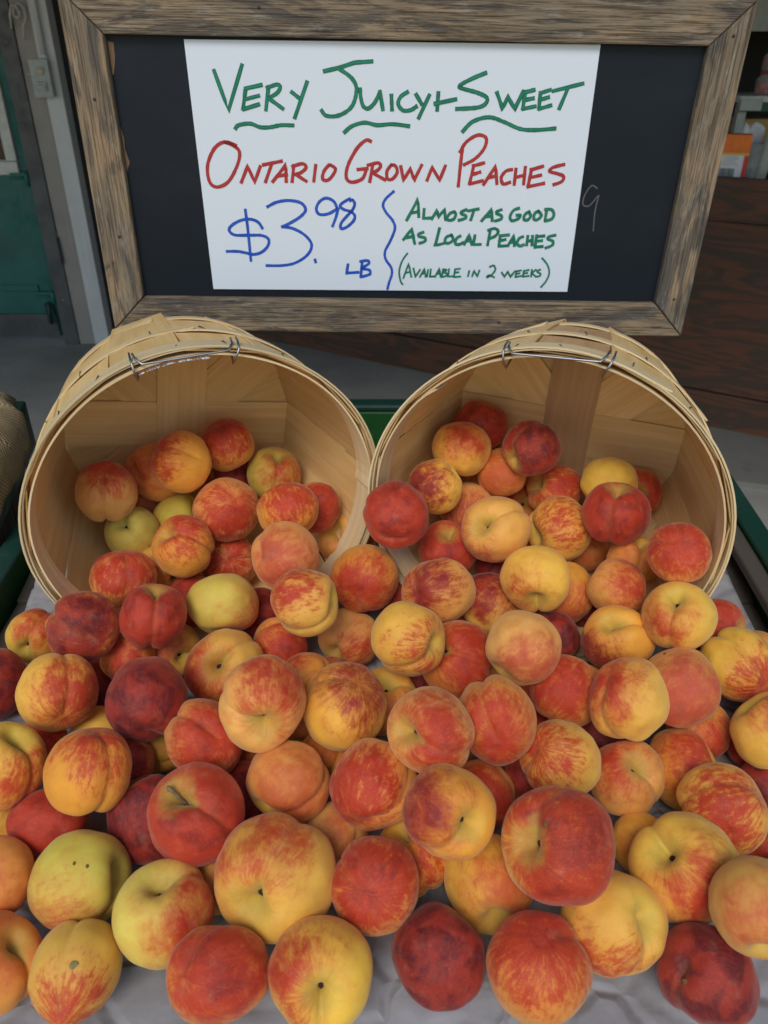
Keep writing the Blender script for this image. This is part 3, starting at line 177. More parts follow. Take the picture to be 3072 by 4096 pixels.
STROKES = {'green_heading': (0.00267, [(0, [(-0.2683, 0.1377), (-0.2525, 0.0885), (-0.2288, 0.145)]), (0, [(-0.2262, 0.1161), (-0.2319, 0.0901)]), (0, [(-0.2269, 0.1161), (-0.2035, 0.1209)]), (0, [(-0.2273, 0.1029), (-0.208, 0.1076)]), (0, [(-0.2319, 0.0901), (-0.2088, 0.0968)]), (0, [(-0.1941, 0.1191), (-0.1996, 0.0896)]), (1, [(-0.1967, 0.1172), (-0.1822, 0.1218), (-0.1778, 0.1185), (-0.1828, 0.1112), (-0.195, 0.1047)]), (0, [(-0.194, 0.1041), (-0.175, 0.0916)]), (0, [(-0.1624, 0.1131), (-0.151, 0.1048)]), (0, [(-0.1399, 0.1259), (-0.1593, 0.0803)]), (0, [(-0.1162, 0.139), (-0.095, 0.1436), (-0.0739, 0.15), (-0.0493, 0.152)]), (1, [(-0.095, 0.1424), (-0.0775, 0.131), (-0.0711, 0.1171), (-0.0777, 0.0964), (-0.0958, 0.0848), (-0.1139, 0.0839), (-0.121, 0.0909)]), (1, [(-0.0661, 0.1187), (-0.0651, 0.1077), (-0.0614, 0.0967), (-0.0542, 0.0942), (-0.0453, 0.1017), (-0.0383, 0.1145)]), (0, [(-0.0383, 0.1161), (-0.0336, 0.0926)]), (0, [(-0.0221, 0.1116), (-0.0206, 0.0925)]), (1, [(0.0011, 0.1158), (-0.0088, 0.1096), (-0.0121, 0.1006), (-0.0054, 0.0927), (0.0054, 0.0929), (0.0143, 0.0979)]), (0, [(0.0126, 0.1131), (0.0214, 0.1005)]), (0, [(0.0317, 0.1125), (0.0175, 0.0828)]), (0, [(0.044, 0.1158), (0.0435, 0.0932)]), (0, [(0.0394, 0.1015), (0.0697, 0.1077)]), (1, [(0.1093, 0.1409), (0.091, 0.1338), (0.0749, 0.1257), (0.0759, 0.1217), (0.0978, 0.1167), (0.1127, 0.1106), (0.1116, 0.1026), (0.0994, 0.0976), (0.0705, 0.0956)]), (0, [(0.1265, 0.1172), (0.1368, 0.0966), (0.1425, 0.112), (0.1539, 0.0969), (0.164, 0.1194)]), (0, [(0.1665, 0.1194), (0.1655, 0.0971)]), (0, [(0.166, 0.1178), (0.1793, 0.1212)]), (0, [(0.1671, 0.1083), (0.1795, 0.1107)]), (0, [(0.1655, 0.0971), (0.1833, 0.1006)]), (0, [(0.1883, 0.1182), (0.1884, 0.0974)]), (0, [(0.1877, 0.1172), (0.2022, 0.1215)]), (0, [(0.1894, 0.109), (0.2009, 0.1124)]), (0, [(0.1884, 0.0974), (0.2056, 0.1022)]), (0, [(0.2053, 0.12), (0.247, 0.1301)]), (0, [(0.2263, 0.1241), (0.2174, 0.0979)]), (1, [(-0.2448, 0.0652), (-0.2397, 0.0699), (-0.2232, 0.0721), (-0.209, 0.0677), (-0.1944, 0.068), (-0.1797, 0.0708), (-0.1616, 0.0708)]), (1, [(-0.0888, 0.0627), (-0.0778, 0.0711), (-0.0596, 0.076), (-0.0413, 0.073), (-0.0195, 0.0747), (0.0044, 0.0724)]), (1, [(0.0817, 0.0664), (0.0954, 0.0797), (0.1186, 0.0857), (0.1411, 0.0798), (0.164, 0.0716), (0.1863, 0.0703), (0.2155, 0.0728)])]), 'red_heading': (0.00241, [(1, [(-0.2456, 0.043), (-0.2617, 0.0477), (-0.2772, 0.0391), (-0.2895, 0.0168), (-0.2892, -0.0058), (-0.2787, -0.0134), (-0.261, -0.0054), (-0.2459, 0.0175), (-0.2415, 0.0346), (-0.2493, 0.0429), (-0.2617, 0.0477)]), (0, [(-0.2424, -0.0068), (-0.2312, 0.016), (-0.2224, -0.0058), (-0.2125, 0.0163)]), (0, [(-0.2087, 0.018), (-0.1805, 0.0236)]), (0, [(-0.1955, 0.0199), (-0.2065, -0.0056)]), (0, [(-0.1959, -0.0051), (-0.1751, 0.0185), (-0.1756, -0.0048)]), (0, [(-0.1891, 0.0027), (-0.1739, 0.0054)]), (0, [(-0.1632, 0.0187), (-0.1669, -0.0047)]), (1, [(-0.1659, 0.0163), (-0.1508, 0.0206), (-0.1454, 0.0155), (-0.1532, 0.0085), (-0.1627, 0.0056)]), (0, [(-0.1608, 0.0056), (-0.1454, -0.0036)]), (0, [(-0.1311, 0.0192), (-0.1348, -0.0035)]), (1, [(-0.1117, 0.0195), (-0.1194, 0.0107), (-0.1215, 0.0002), (-0.114, -0.0014), (-0.1063, 0.0057), (-0.1024, 0.0145), (-0.1098, 0.0195)]), (1, [(-0.0503, 0.0517), (-0.0576, 0.0532), (-0.0705, 0.0423), (-0.0837, 0.0199), (-0.0864, 0.0025), (-0.0782, -0.0037), (-0.0631, 0.0011), (-0.0575, 0.0117)]), (0, [(-0.0698, 0.0139), (-0.0548, 0.0155)]), (0, [(-0.0474, 0.0205), (-0.0517, -0.003)]), (1, [(-0.0549, 0.0197), (-0.0399, 0.0233), (-0.0358, 0.0189), (-0.0406, 0.013), (-0.0488, 0.0094)]), (0, [(-0.0473, 0.0094), (-0.0283, -0.0001)]), (1, [(-0.0201, 0.0209), (-0.0263, 0.0121), (-0.0253, 0.0017), (-0.0178, 0.0018), (-0.0112, 0.0106), (-0.0137, 0.0193), (-0.0201, 0.0209)]), (0, [(-0.0062, 0.0194), (-0.0014, 0.0003), (0.0082, 0.0161), (0.0144, 0.0005), (0.0249, 0.0216)]), (0, [(0.0334, 0.0001), (0.0401, 0.0183), (0.0523, 0.0011), (0.0598, 0.0211)]), (0, [(0.0832, 0.0463), (0.082, 0.0259), (0.0806, -0.0074)]), (1, [(0.0799, 0.0395), (0.0882, 0.0531), (0.1041, 0.0624), (0.1166, 0.0586), (0.1149, 0.0451), (0.103, 0.0313), (0.0868, 0.0225)]), (0, [(0.1018, 0.0227), (0.0971, -0.0036)]), (0, [(0.1, 0.021), (0.1166, 0.0257)]), (0, [(0.101, 0.0095), (0.112, 0.0132)]), (0, [(0.0971, -0.0036), (0.1168, 0.0013)]), (0, [(0.1181, -0.0043), (0.1339, 0.0215), (0.1381, -0.003)]), (0, [(0.1237, 0.0049), (0.137, 0.0086)]), (1, [(0.1588, 0.0173), (0.1496, 0.0148), (0.1437, 0.0059), (0.1476, -0.0028), (0.1577, -0.0002)]), (0, [(0.1644, 0.0185), (0.1641, -0.0036)]), (0, [(0.178, 0.0211), (0.1781, -0.0027)]), (0, [(0.1638, 0.0062), (0.1786, 0.01)]), (0, [(0.1877, 0.0188), (0.185, -0.0055)]), (0, [(0.1861, 0.0171), (0.2043, 0.0225)]), (0, [(0.1866, 0.0066), (0.2028, 0.0103)]), (0, [(0.1843, -0.0062), (0.2088, -0.0009)]), (1, [(0.2352, 0.0254), (0.2188, 0.021), (0.215, 0.0157), (0.2276, 0.0124), (0.2364, 0.0091), (0.2348, 0.002), (0.2228, -0.0028)])]), 'blue_price': (0.00215, [(1, [(-0.2153, -0.0717), (-0.2209, -0.0629), (-0.2318, -0.0585), (-0.2462, -0.0599), (-0.2612, -0.0674), (-0.2664, -0.0753), (-0.2583, -0.0818), (-0.2377, -0.0819), (-0.2171, -0.082), (-0.2071, -0.0875), (-0.2088, -0.0976), (-0.2188, -0.1069), (-0.2316, -0.1106), (-0.2439, -0.1083), (-0.2563, -0.1064), (-0.273, -0.1066)]), (0, [(-0.2393, -0.0446), (-0.2378, -0.07), (-0.2365, -0.1205)]), (1, [(-0.2061, -0.0403), (-0.1915, -0.0334), (-0.1732, -0.0306), (-0.1552, -0.0338), (-0.1484, -0.0433), (-0.156, -0.0531), (-0.1728, -0.0632), (-0.1854, -0.0689)]), (1, [(-0.1854, -0.0689), (-0.169, -0.071), (-0.1509, -0.0807), (-0.141, -0.0947), (-0.1478, -0.1101), (-0.1672, -0.1227), (-0.1885, -0.1272), (-0.2128, -0.1275)]), (0, [(-0.1365, -0.1171), (-0.1354, -0.1217)]), (1, [(-0.1006, -0.0407), (-0.1055, -0.0312), (-0.1165, -0.0265), (-0.1267, -0.0315), (-0.1321, -0.0412), (-0.1293, -0.0489), (-0.1211, -0.0503), (-0.1109, -0.0476), (-0.0996, -0.0407)]), (0, [(-0.0989, -0.0407), (-0.1028, -0.0543), (-0.1082, -0.0672)]), (1, [(-0.0811, -0.0266), (-0.0923, -0.0329), (-0.0961, -0.0377), (-0.0904, -0.0425), (-0.0802, -0.0452), (-0.0741, -0.051), (-0.0762, -0.0589), (-0.0866, -0.0679), (-0.0952, -0.07), (-0.0947, -0.0621), (-0.0844, -0.0502), (-0.0772, -0.0423), (-0.0741, -0.0345), (-0.0771, -0.0288), (-0.0812, -0.0298)])]), 'blue_unit': (0.00215, [(0, [(-0.0849, -0.1237), (-0.0872, -0.1374), (-0.068, -0.136)]), (0, [(-0.0627, -0.1203), (-0.0648, -0.1434)]), (1, [(-0.0659, -0.1193), (-0.0543, -0.1177), (-0.0522, -0.1222), (-0.0617, -0.1286), (-0.0617, -0.1303), (-0.051, -0.1327), (-0.051, -0.139), (-0.0648, -0.1434)])]), 'blue_brace': (0.00198, [(1, [(-0.0155, -0.0156), (-0.0274, -0.0262), (-0.0313, -0.0358), (-0.026, -0.0464), (-0.0165, -0.057), (-0.0125, -0.0688), (-0.019, -0.0869), (-0.027, -0.1033), (-0.0257, -0.1156), (-0.017, -0.128), (-0.0157, -0.1385), (-0.0197, -0.1513), (-0.0223, -0.1621)])]), 'green_notice': (0.00224, [(0, [(0.0051, -0.0567), (0.0213, -0.0259), (0.0234, -0.0516)]), (0, [(0.0119, -0.0459), (0.0231, -0.0438)]), (0, [(0.0311, -0.0398), (0.0307, -0.0534), (0.0419, -0.0527)]), (0, [(0.0431, -0.0546), (0.051, -0.0414), (0.0532, -0.0511), (0.0618, -0.0403), (0.0647, -0.0555)]), (1, [(0.0773, -0.043), (0.0703, -0.046), (0.0666, -0.0529), (0.0699, -0.0558), (0.077, -0.0537), (0.0796, -0.0469), (0.0769, -0.043)]), (1, [(0.0955, -0.0398), (0.0886, -0.0428), (0.0878, -0.0458), (0.0945, -0.0486), (0.0944, -0.0525), (0.0843, -0.0556)]), (0, [(0.0977, -0.0417), (0.1139, -0.0386)]), (0, [(0.1069, -0.0406), (0.1029, -0.0549)]), (0, [(0.1195, -0.0561), (0.1334, -0.0393), (0.136, -0.0559)]), (0, [(0.1241, -0.0501), (0.1349, -0.0484)]), (1, [(0.1488, -0.0391), (0.1419, -0.0421), (0.1422, -0.045), (0.1492, -0.0478), (0.1491, -0.0527), (0.1401, -0.0558)]), (1, [(0.1752, -0.0367), (0.1673, -0.0398), (0.1627, -0.0486), (0.1659, -0.0548), (0.1749, -0.0523), (0.1784, -0.0468), (0.1722, -0.0469)]), (1, [(0.1912, -0.0414), (0.1854, -0.0453), (0.1842, -0.0522), (0.1895, -0.0537), (0.194, -0.0482), (0.1907, -0.0414)]), (1, [(0.2054, -0.0402), (0.1997, -0.0442), (0.1997, -0.052), (0.2049, -0.0529), (0.2104, -0.0469), (0.205, -0.0402)]), (0, [(0.2175, -0.0381), (0.2169, -0.0537)]), (1, [(0.2148, -0.0377), (0.2247, -0.038), (0.2293, -0.0447), (0.2265, -0.0516), (0.2166, -0.0547)]), (0, [(0.0008, -0.0856), (0.0132, -0.0695), (0.0188, -0.0915)]), (0, [(0.0059, -0.0826), (0.0173, -0.0798)]), (1, [(0.0316, -0.0738), (0.0244, -0.0767), (0.0256, -0.0803), (0.034, -0.0822), (0.0343, -0.0872), (0.026, -0.0904)]), (0, [(0.0561, -0.0675), (0.0507, -0.0937), (0.0641, -0.0898)]), (1, [(0.0754, -0.0772), (0.0673, -0.0807), (0.0657, -0.0878), (0.071, -0.0897), (0.078, -0.0846), (0.075, -0.0772)]), (1, [(0.089, -0.0784), (0.0831, -0.0825), (0.0815, -0.0896), (0.0868, -0.0915), (0.094, -0.0884)]), (0, [(0.0952, -0.0914), (0.1025, -0.0772), (0.1074, -0.0913)]), (0, [(0.098, -0.0863), (0.1056, -0.0848)]), (0, [(0.1113, -0.0771), (0.1099, -0.0912), (0.1214, -0.0907)]), (0, [(0.1343, -0.0707), (0.132, -0.0919)]), (1, [(0.131, -0.0698), (0.1401, -0.0667), (0.1467, -0.0706), (0.1432, -0.0776), (0.1342, -0.0818)]), (0, [(0.1504, -0.0765), (0.1499, -0.0927)]), (0, [(0.1495, -0.0775), (0.1639, -0.0759)]), (0, [(0.1512, -0.0846), (0.1594, -0.0828)]), (0, [(0.1496, -0.0931), (0.1614, -0.0922)]), (0, [(0.1636, -0.0925), (0.1714, -0.0772), (0.1741, -0.0924)]), (0, [(0.1662, -0.0874), (0.1728, -0.0859)]), (1, [(0.1861, -0.078), (0.1802, -0.0811), (0.1778, -0.0883), (0.1825, -0.0923), (0.1886, -0.0902)]), (0, [(0.1933, -0.0769), (0.1929, -0.0911)]), (0, [(0.2006, -0.0768), (0.2013, -0.091)]), (0, [(0.1932, -0.085), (0.201, -0.0835)]), (0, [(0.2068, -0.0757), (0.2062, -0.093)]), (0, [(0.2066, -0.0778), (0.219, -0.0766)]), (0, [(0.2068, -0.0848), (0.2162, -0.0837)]), (0, [(0.2058, -0.0936), (0.2183, -0.0924)]), (1, [(0.236, -0.0753), (0.2259, -0.0779), (0.2253, -0.0815), (0.2331, -0.0845), (0.2328, -0.0906), (0.2229, -0.0948)])]), 'green_footnote': (0.00146, [(1, [(0.0078, -0.1059), (-0.0003, -0.1184), (-0.0041, -0.1342), (-0.0015, -0.149), (0.0019, -0.1543)]), (0, [(0.0026, -0.1446), (0.0104, -0.1214), (0.0154, -0.1424)]), (0, [(0.0066, -0.1361), (0.014, -0.1339)]), (0, [(0.0181, -0.1286), (0.0218, -0.1418), (0.0288, -0.1306)]), (0, [(0.0287, -0.1422), (0.0358, -0.1294), (0.0381, -0.1421)]), (0, [(0.0312, -0.1375), (0.0369, -0.1361)]), (0, [(0.0416, -0.1304), (0.04, -0.1416)]), (0, [(0.0458, -0.1297), (0.0449, -0.1415), (0.0521, -0.1408)]), (0, [(0.0528, -0.1419), (0.0592, -0.1287), (0.0618, -0.1417)]), (0, [(0.0547, -0.1372), (0.0611, -0.1358)]), (0, [(0.065, -0.1301), (0.0635, -0.1413)]), (1, [(0.065, -0.1295), (0.0704, -0.1306), (0.0663, -0.1343), (0.0718, -0.1363), (0.0699, -0.1399), (0.0635, -0.1417)]), (0, [(0.0745, -0.1289), (0.0736, -0.1407), (0.0812, -0.1404)]), (0, [(0.0841, -0.1288), (0.0828, -0.141)]), (0, [(0.0841, -0.1292), (0.092, -0.1283)]), (0, [(0.0839, -0.1347), (0.0902, -0.1337)]), (0, [(0.0828, -0.1415), (0.0935, -0.1405)]), (0, [(0.1067, -0.1316), (0.1052, -0.1401)]), (0, [(0.1117, -0.14), (0.1142, -0.1315), (0.1202, -0.1399), (0.1226, -0.1304)]), (1, [(0.1386, -0.1249), (0.1444, -0.1227), (0.1477, -0.129), (0.1425, -0.1375), (0.1354, -0.1412), (0.1389, -0.1378), (0.1472, -0.1411)]), (0, [(0.1582, -0.1331), (0.1632, -0.14), (0.1677, -0.1319), (0.1728, -0.1399), (0.1793, -0.1307)]), (0, [(0.1815, -0.1306), (0.1808, -0.1398)]), (0, [(0.1816, -0.1313), (0.1888, -0.1295)]), (0, [(0.1812, -0.1355), (0.1872, -0.1342)]), (0, [(0.1808, -0.1402), (0.1905, -0.1384)]), (0, [(0.1932, -0.1305), (0.1928, -0.1396)]), (0, [(0.1932, -0.1305), (0.201, -0.1289)]), (0, [(0.1931, -0.1347), (0.1994, -0.1336)]), (0, [(0.1928, -0.1396), (0.2021, -0.1382)]), (0, [(0.2058, -0.1282), (0.2057, -0.1394)]), (0, [(0.2122, -0.1281), (0.2055, -0.1346)]), (0, [(0.2065, -0.1339), (0.2136, -0.1393)]), (1, [(0.2193, -0.128), (0.2146, -0.1302), (0.2155, -0.1323), (0.2201, -0.1344), (0.2193, -0.138), (0.2136, -0.1393)]), (1, [(0.2196, -0.1103), (0.2294, -0.1206), (0.2339, -0.1331), (0.2306, -0.1459), (0.2237, -0.1557)])]), 'chalk_mark': (0.00112, [(1, [(0.2903, -0.0074), (0.281, -0.0037), (0.2728, -0.0174), (0.2724, -0.0305), (0.2821, -0.032), (0.2922, -0.0187)]), (1, [(0.2943, -0.0171), (0.2922, -0.0401), (0.2942, -0.0688)])])}
BASKETS = [((-0.1956, 0.757, 1.0119), -0.3692, 0.032), ((0.1753, 0.7407, 1.0134), 0.3201, 0.0003)]
BASE_R, BASKET_L = 0.1513, 0.2474

# ------------------------------------------------------------------ helpers
def at(px, py, y):
    """point at distance y along the ground that lies in the direction of a place in the photograph (1659 wide)"""
    u, v = (px - 829.5) / 1662, -(py - 1106) / 1662
    d = Vector((u, math.cos(PITCH) + v * math.sin(PITCH), -math.sin(PITCH) + v * math.cos(PITCH)))
    d *= y / d.y
    return Vector((d.x, d.y, d.z + H))

def tag(o, label=None, cat=None, group=None, kind=None):
    if label: o['label'] = label
    if cat: o['category'] = cat
    if group: o['group'] = group
    if kind: o['kind'] = kind
    return o

def empty(name, loc=(0, 0, 0), label=None, cat=None, group=None):
    o = bpy.data.objects.new(name, None); C.objects.link(o); o.location = loc
    o.empty_display_size = .05
    return tag(o, label, cat, group)

class MB:
    """collects faces with uv (metres) and builds one mesh object"""
    def __init__(s): s.v = []; s.f = []; s.uv = []; s.smooth = []
    def face(s, idx, uv=None, smooth=False):
        s.f.append(list(idx)); s.uv.append(uv or [(0, 0)] * len(idx)); s.smooth.append(smooth)
    def hexa(s, p, axis=0):
        """8 corners: index = i + 2j + 4k ; axis = grain direction"""
        b = len(s.v); s.v += [tuple(q) for q in p]
        for q in ((0, 2, 3, 1), (4, 5, 7, 6), (0, 1, 5, 4), (2, 6, 7, 3), (0, 4, 6, 2), (1, 3, 7, 5)):
            uv = []
            for i in q:
                co = Vector(s.v[b + i]) - Vector(s.v[b])
                e = [(Vector(s.v[b + (1, 2, 4)[a]]) - Vector(s.v[b])).normalized() for a in range(3)]
                for a in range(3):
                    if a != axis: e[a] = (e[a] - e[axis] * e[a].dot(e[axis])).normalized()
                c = [co.dot(e[a]) for a in range(3)]
                l = c[axis]; o = [c[a] for a in range(3) if a != axis]
                uv.append((l, o[0] + o[1] * 1.0))
            s.face([b + i for i in q], uv)
    def box(s, lo, hi, axis=0):
        s.hexa([(hi[0] if i & 1 else lo[0], hi[1] if i & 2 else lo[1], hi[2] if i & 4 else lo[2]) for i in range(8)], axis)
    def sweep(s, secs, closed=False, smooth=True, us=None):
        """secs: list of rings of points (same count); skins them"""
        b = len(s.v); n = len(secs[0]); m = len(secs)
        for r in secs: s.v += [tuple(q) for q in r]
        if us is None:
            us = [0]
            for i in range(1, m): us.append(us[-1] + (Vector(secs[i][0]) - Vector(secs[i - 1][0])).length)
        vv = [0]
        for j in range(1, n + 1): vv.append(vv[-1] + (Vector(secs[0][j % n]) - Vector(secs[0][j - 1])).length)
        for i in range(m if closed else m - 1):
            i2 = (i + 1) % m
            u0 = us[i]; u1 = us[i2] if i2 else us[i] + us[1]
            for j in range(n):
                j2 = (j + 1) % n
                s.face((b + i * n + j, b + i * n + j2, b + i2 * n + j2, b + i2 * n + j),
                       [(u0, vv[j]), (u0, vv[j + 1]), (u1, vv[j + 1]), (u1, vv[j])], smooth)
        if not closed:
            s.face([b + j for j in range(n)][::-1]); s.face([b + (m - 1) * n + j for j in range(n)])
    def tube(s, pts, r, n=8, closed=False):
        pts = [Vector(p) for p in pts]; secs = []
        m = len(pts)
        ref = None
        for i, p in enumerate(pts):
            a = pts[(i - 1) % m] if (closed or i) else p
            c = pts[(i + 1) % m] if (closed or i < m - 1) else p
            t = (c - a).normalized()
            if ref is None:
                ref = t.orthogonal().normalized()
            ref = (ref - t * ref.dot(t)).normalized(); o = t.cross(ref)
            rr = r[i] if isinstance(r, (list, tuple)) else r
            secs.append([p + (ref * math.cos(2 * math.pi * k / n) + o * math.sin(2 * math.pi * k / n)) * rr for k in range(n)])
        s.sweep(secs, closed)
    def lathe(s, prof, n=20, c=(0, 0, 0)):
        secs = [[(c[0] + r * math.cos(2 * math.pi * k / n), c[1] + r * math.sin(2 * math.pi * k / n), c[2] + z) for k in range(n)] for r, z in prof]
        s.sweep(secs)
    def mesh(s, name, mat):
        me = bpy.data.meshes.new(name)
        me.from_pydata(s.v, [], s.f)
        ul = me.uv_layers.new(name='UVMap')
        flat = []
        for u in s.uv:
            for q in u: flat += [q[0], q[1]]
        ul.data.foreach_set('uv', flat)
        me.polygons.foreach_set('use_smooth', s.smooth)
        bm = bmesh.new(); bm.from_mesh(me); bmesh.ops.recalc_face_normals(bm, faces=bm.faces); bm.to_mesh(me); bm.free()
        me.materials.append(mat)
        return me
    def build(s, name, mat, parent=None, bevel=0, loc=None):
        o = bpy.data.objects.new(name, s.mesh(name, mat)); C.objects.link(o)
        if parent: o.parent = parent
        if loc: o.location = loc
        if bevel:
            b = o.modifiers.new('bevel', 'BEVEL'); b.width = bevel; b.segments = 2; b.limit_method = 'ANGLE'; b.harden_normals = False
        return o

def box(name, lo, hi, mat, parent=None, axis=0, bevel=0):
    m = MB(); m.box(lo, hi, axis); return m.build(name, mat, parent, bevel)

# ------------------------------------------------------------------ materials
class NT:
    def __init__(s, name, rough=.6, spec=.35):
        s.m = bpy.data.materials.new(name); s.m.use_nodes = True
        s.n = s.m.node_tree.nodes; s.l = s.m.node_tree.links
        s.b = s.n['Principled BSDF']; s.b.inputs['Roughness'].default_value = rough
        s.b.inputs['Specular IOR Level'].default_value = spec
    def set(s, sock, v):
        if hasattr(v, 'is_output') or isinstance(v, bpy.types.NodeSocket): s.l.new(v, sock)
        elif isinstance(v, (tuple, list)) and len(v) == 3 and sock.type == 'RGBA': sock.default_value = (*v, 1)
        else: sock.default_value = v
    def math(s, op, a, b=0.0, c=0.0, clamp=False):
        n = s.n.new('ShaderNodeMath'); n.operation = op; n.use_clamp = clamp
        s.set(n.inputs[0], a); s.set(n.inputs[1], b); s.set(n.inputs[2], c); return n.outputs[0]
    def vmath(s, op, a, b=(0, 0, 0), sc=None):
        n = s.n.new('ShaderNodeVectorMath'); n.operation = op
        s.set(n.inputs[0], a)
        if op == 'SCALE': s.set(n.inputs['Scale'], sc)
        else: s.set(n.inputs[1], b)
        return n.outputs['Value'] if op in ('DOT_PRODUCT', 'LENGTH') else n.outputs[0]
    def noise(s, vec, scale=5, detail=3, rough=.55, dist=0, out='Fac'):
        n = s.n.new('ShaderNodeTexNoise'); n.inputs['Scale'].default_value = scale; n.inputs['Detail'].default_value = detail
        n.inputs['Roughness'].default_value = rough; n.inputs['Distortion'].default_value = dist
        if vec is not None: s.l.new(vec, n.inputs['Vector'])
        return n.outputs[out]
    def ramp(s, f, lo, hi, a=0.0, b=1.0, smooth=True):
        n = s.n.new('ShaderNodeMapRange'); n.interpolation_type = 'SMOOTHSTEP' if smooth else 'LINEAR'
        s.set(n.inputs['Value'], f); s.set(n.inputs['From Min'], lo); s.set(n.inputs['From Max'], hi)
        s.set(n.inputs['To Min'], a); s.set(n.inputs['To Max'], b); return n.outputs[0]
    def mix(s, f, a, b, mode='MIX'):
        n = s.n.new('ShaderNodeMix'); n.data_type = 'RGBA'; n.blend_type = mode; n.clamp_factor = True
        s.set(n.inputs[0], f); s.set(n.inputs[6], a); s.set(n.inputs[7], b); return n.outputs[2]
    def coord(s, which='Object'): return s.n.new('ShaderNodeTexCoord').outputs[which]
    def mapping(s, vec, scale=(1, 1, 1), loc=None):
        n = s.n.new('ShaderNodeMapping'); s.l.new(vec, n.inputs['Vector']); n.inputs['Scale'].default_value = scale
        if loc is not None: s.set(n.inputs['Location'], loc)
        return n.outputs[0]
    def rnd(s):
        return s.n.new('ShaderNodeObjectInfo').outputs['Random']
    def attr(s, name, what='Color'):
        n = s.n.new('ShaderNodeAttribute'); n.attribute_type = 'OBJECT'; n.attribute_name = name; return n.outputs[what]
    def comb(s, x, y, z):
        n = s.n.new('ShaderNodeCombineXYZ'); s.set(n.inputs[0], x); s.set(n.inputs[1], y); s.set(n.inputs[2], z); return n.outputs[0]
    def sep(s, v):
        n = s.n.new('ShaderNodeSeparateXYZ'); s.l.new(v, n.inputs[0]); return n.outputs
    def bump(s, h, strength=.3, dist=.001):
        n = s.n.new('ShaderNodeBump'); n.inputs['Strength'].default_value = strength; n.inputs['Distance'].default_value = dist
        s.l.new(h, n.inputs['Height']); s.l.new(n.outputs[0], s.b.inputs['Normal'])
    def col(s, c): s.set(s.b.inputs['Base Color'], c)

def plain(name, col, rough=.5, metal=0, spec=.4, var=.12, scale=30):
    t = NT(name, rough, spec); f = t.noise(t.coord(), scale, 3)
    k = t.ramp(f, .3, .7, 1 - var, 1 + var, False)
    t.col(t.mix(1.0, (*col,), t.comb(k, k, k), 'MULTIPLY')); t.b.inputs['Metallic'].default_value = metal
    return t.m

def wood_uv(t, su=1, sv=1):
    """uv in metres plus a random shift for every board"""
    r = t.rnd(); uv = t.coord('UV')
    return t.vmath('ADD', uv, t.comb(t.math('MULTIPLY', r, 13.7), t.math('MULTIPLY', r, 7.3), t.math('MULTIPLY', r, 5.1)))

def mat_veneer(name, c0, c1, c2):
    t = NT(name, .62, .25); u = wood_uv(t)
    g = t.noise(t.mapping(u, (5, 110, 1)), 1, 5, .6, .6)
    w = t.noise(t.mapping(u, (2.2, 16, 1)), 1, 3, .5, 1.2)
    c = t.mix(t.ramp(g, .3, .72), c0, c1)
    c = t.mix(t.ramp(w, .52, .78, 0, .55), c, c2)
    kn = t.noise(t.mapping(u, (14, 22, 1), (3, 9, 0)), 1, 2)
    c = t.mix(t.ramp(kn, .76, .84, 0, .45), c, (.16, .075, .03))
    k = t.math('ADD', t.math('MULTIPLY', t.rnd(), .22), .88)
    c = t.mix(1.0, c, t.comb(k, t.math('MULTIPLY', k, .99), t.math('MULTIPLY', k, .97)), 'MULTIPLY')
    t.col(c); t.bump(g, .35, .0006)
    return t.m
VENEER = mat_veneer('pale_veneer', (.72, .46, .18), (.80, .56, .26), (.60, .34, .11))
HOOPWOOD = mat_veneer('hoop_veneer', (.66, .50, .27), (.76, .60, .36), (.56, .36, .16))
BROWNVENEER = mat_veneer('brown_veneer', (.48, .285, .13), (.56, .36, .18), (.38, .205, .09))

def mat_weathered():
    t = NT('weathered_oak', .82, .2); u = wood_uv(t)
    fib = t.noise(t.mapping(u, (11, 520, 1)), 1, 5, .7, .15)
    fibw = t.noise(t.mapping(u, (6, 150, 1), (2, 7, 0)), 1, 4, .65, .3)
    patch = t.noise(t.mapping(u, (5, 20, 1), (4, 2, 0)), 1, 4, .6, 1.1)
    dkp = t.noise(t.mapping(u, (5, 22, 1), (9, 1, 0)), 1, 4, .62, 1.3)
    pf = t.math('ADD', patch, t.math('MULTIPLY', t.math('SUBTRACT', fibw, .5), .35))
    df = t.math('ADD', dkp, t.math('MULTIPLY', t.math('SUBTRACT', fibw, .5), .55))
    c = t.mix(t.ramp(fibw, .25, .75), (.155, .112, .072), (.285, .222, .155))
    c = t.mix(t.ramp(pf, .44, .60, 0, .62), c, (.37, .245, .135))
    dk = t.ramp(df, .50, .61)
    c = t.mix(t.math('MULTIPLY', dk, .76), c, (.075, .068, .062))
    c = t.mix(t.ramp(fib, .56, .72, 0, .62), c, (.060, .050, .042))
    gr = t.noise(t.mapping(u, (26, 90, 1), (8, 5, 0)), 1, 5, .7)
    c = t.mix(t.ramp(gr, .55, .70, 0, .55), c, (.33, .295, .24))
    t.col(c)
    h = t.math('SUBTRACT', t.math('MULTIPLY', fibw, .7), t.math('MULTIPLY', t.ramp(fib, .5, .72), 1.1))
    h = t.math('SUBTRACT', h, t.math('MULTIPLY', dk, .4))
    t.bump(h, .9, .0018)
    return t.m
WEATHERED = mat_weathered()

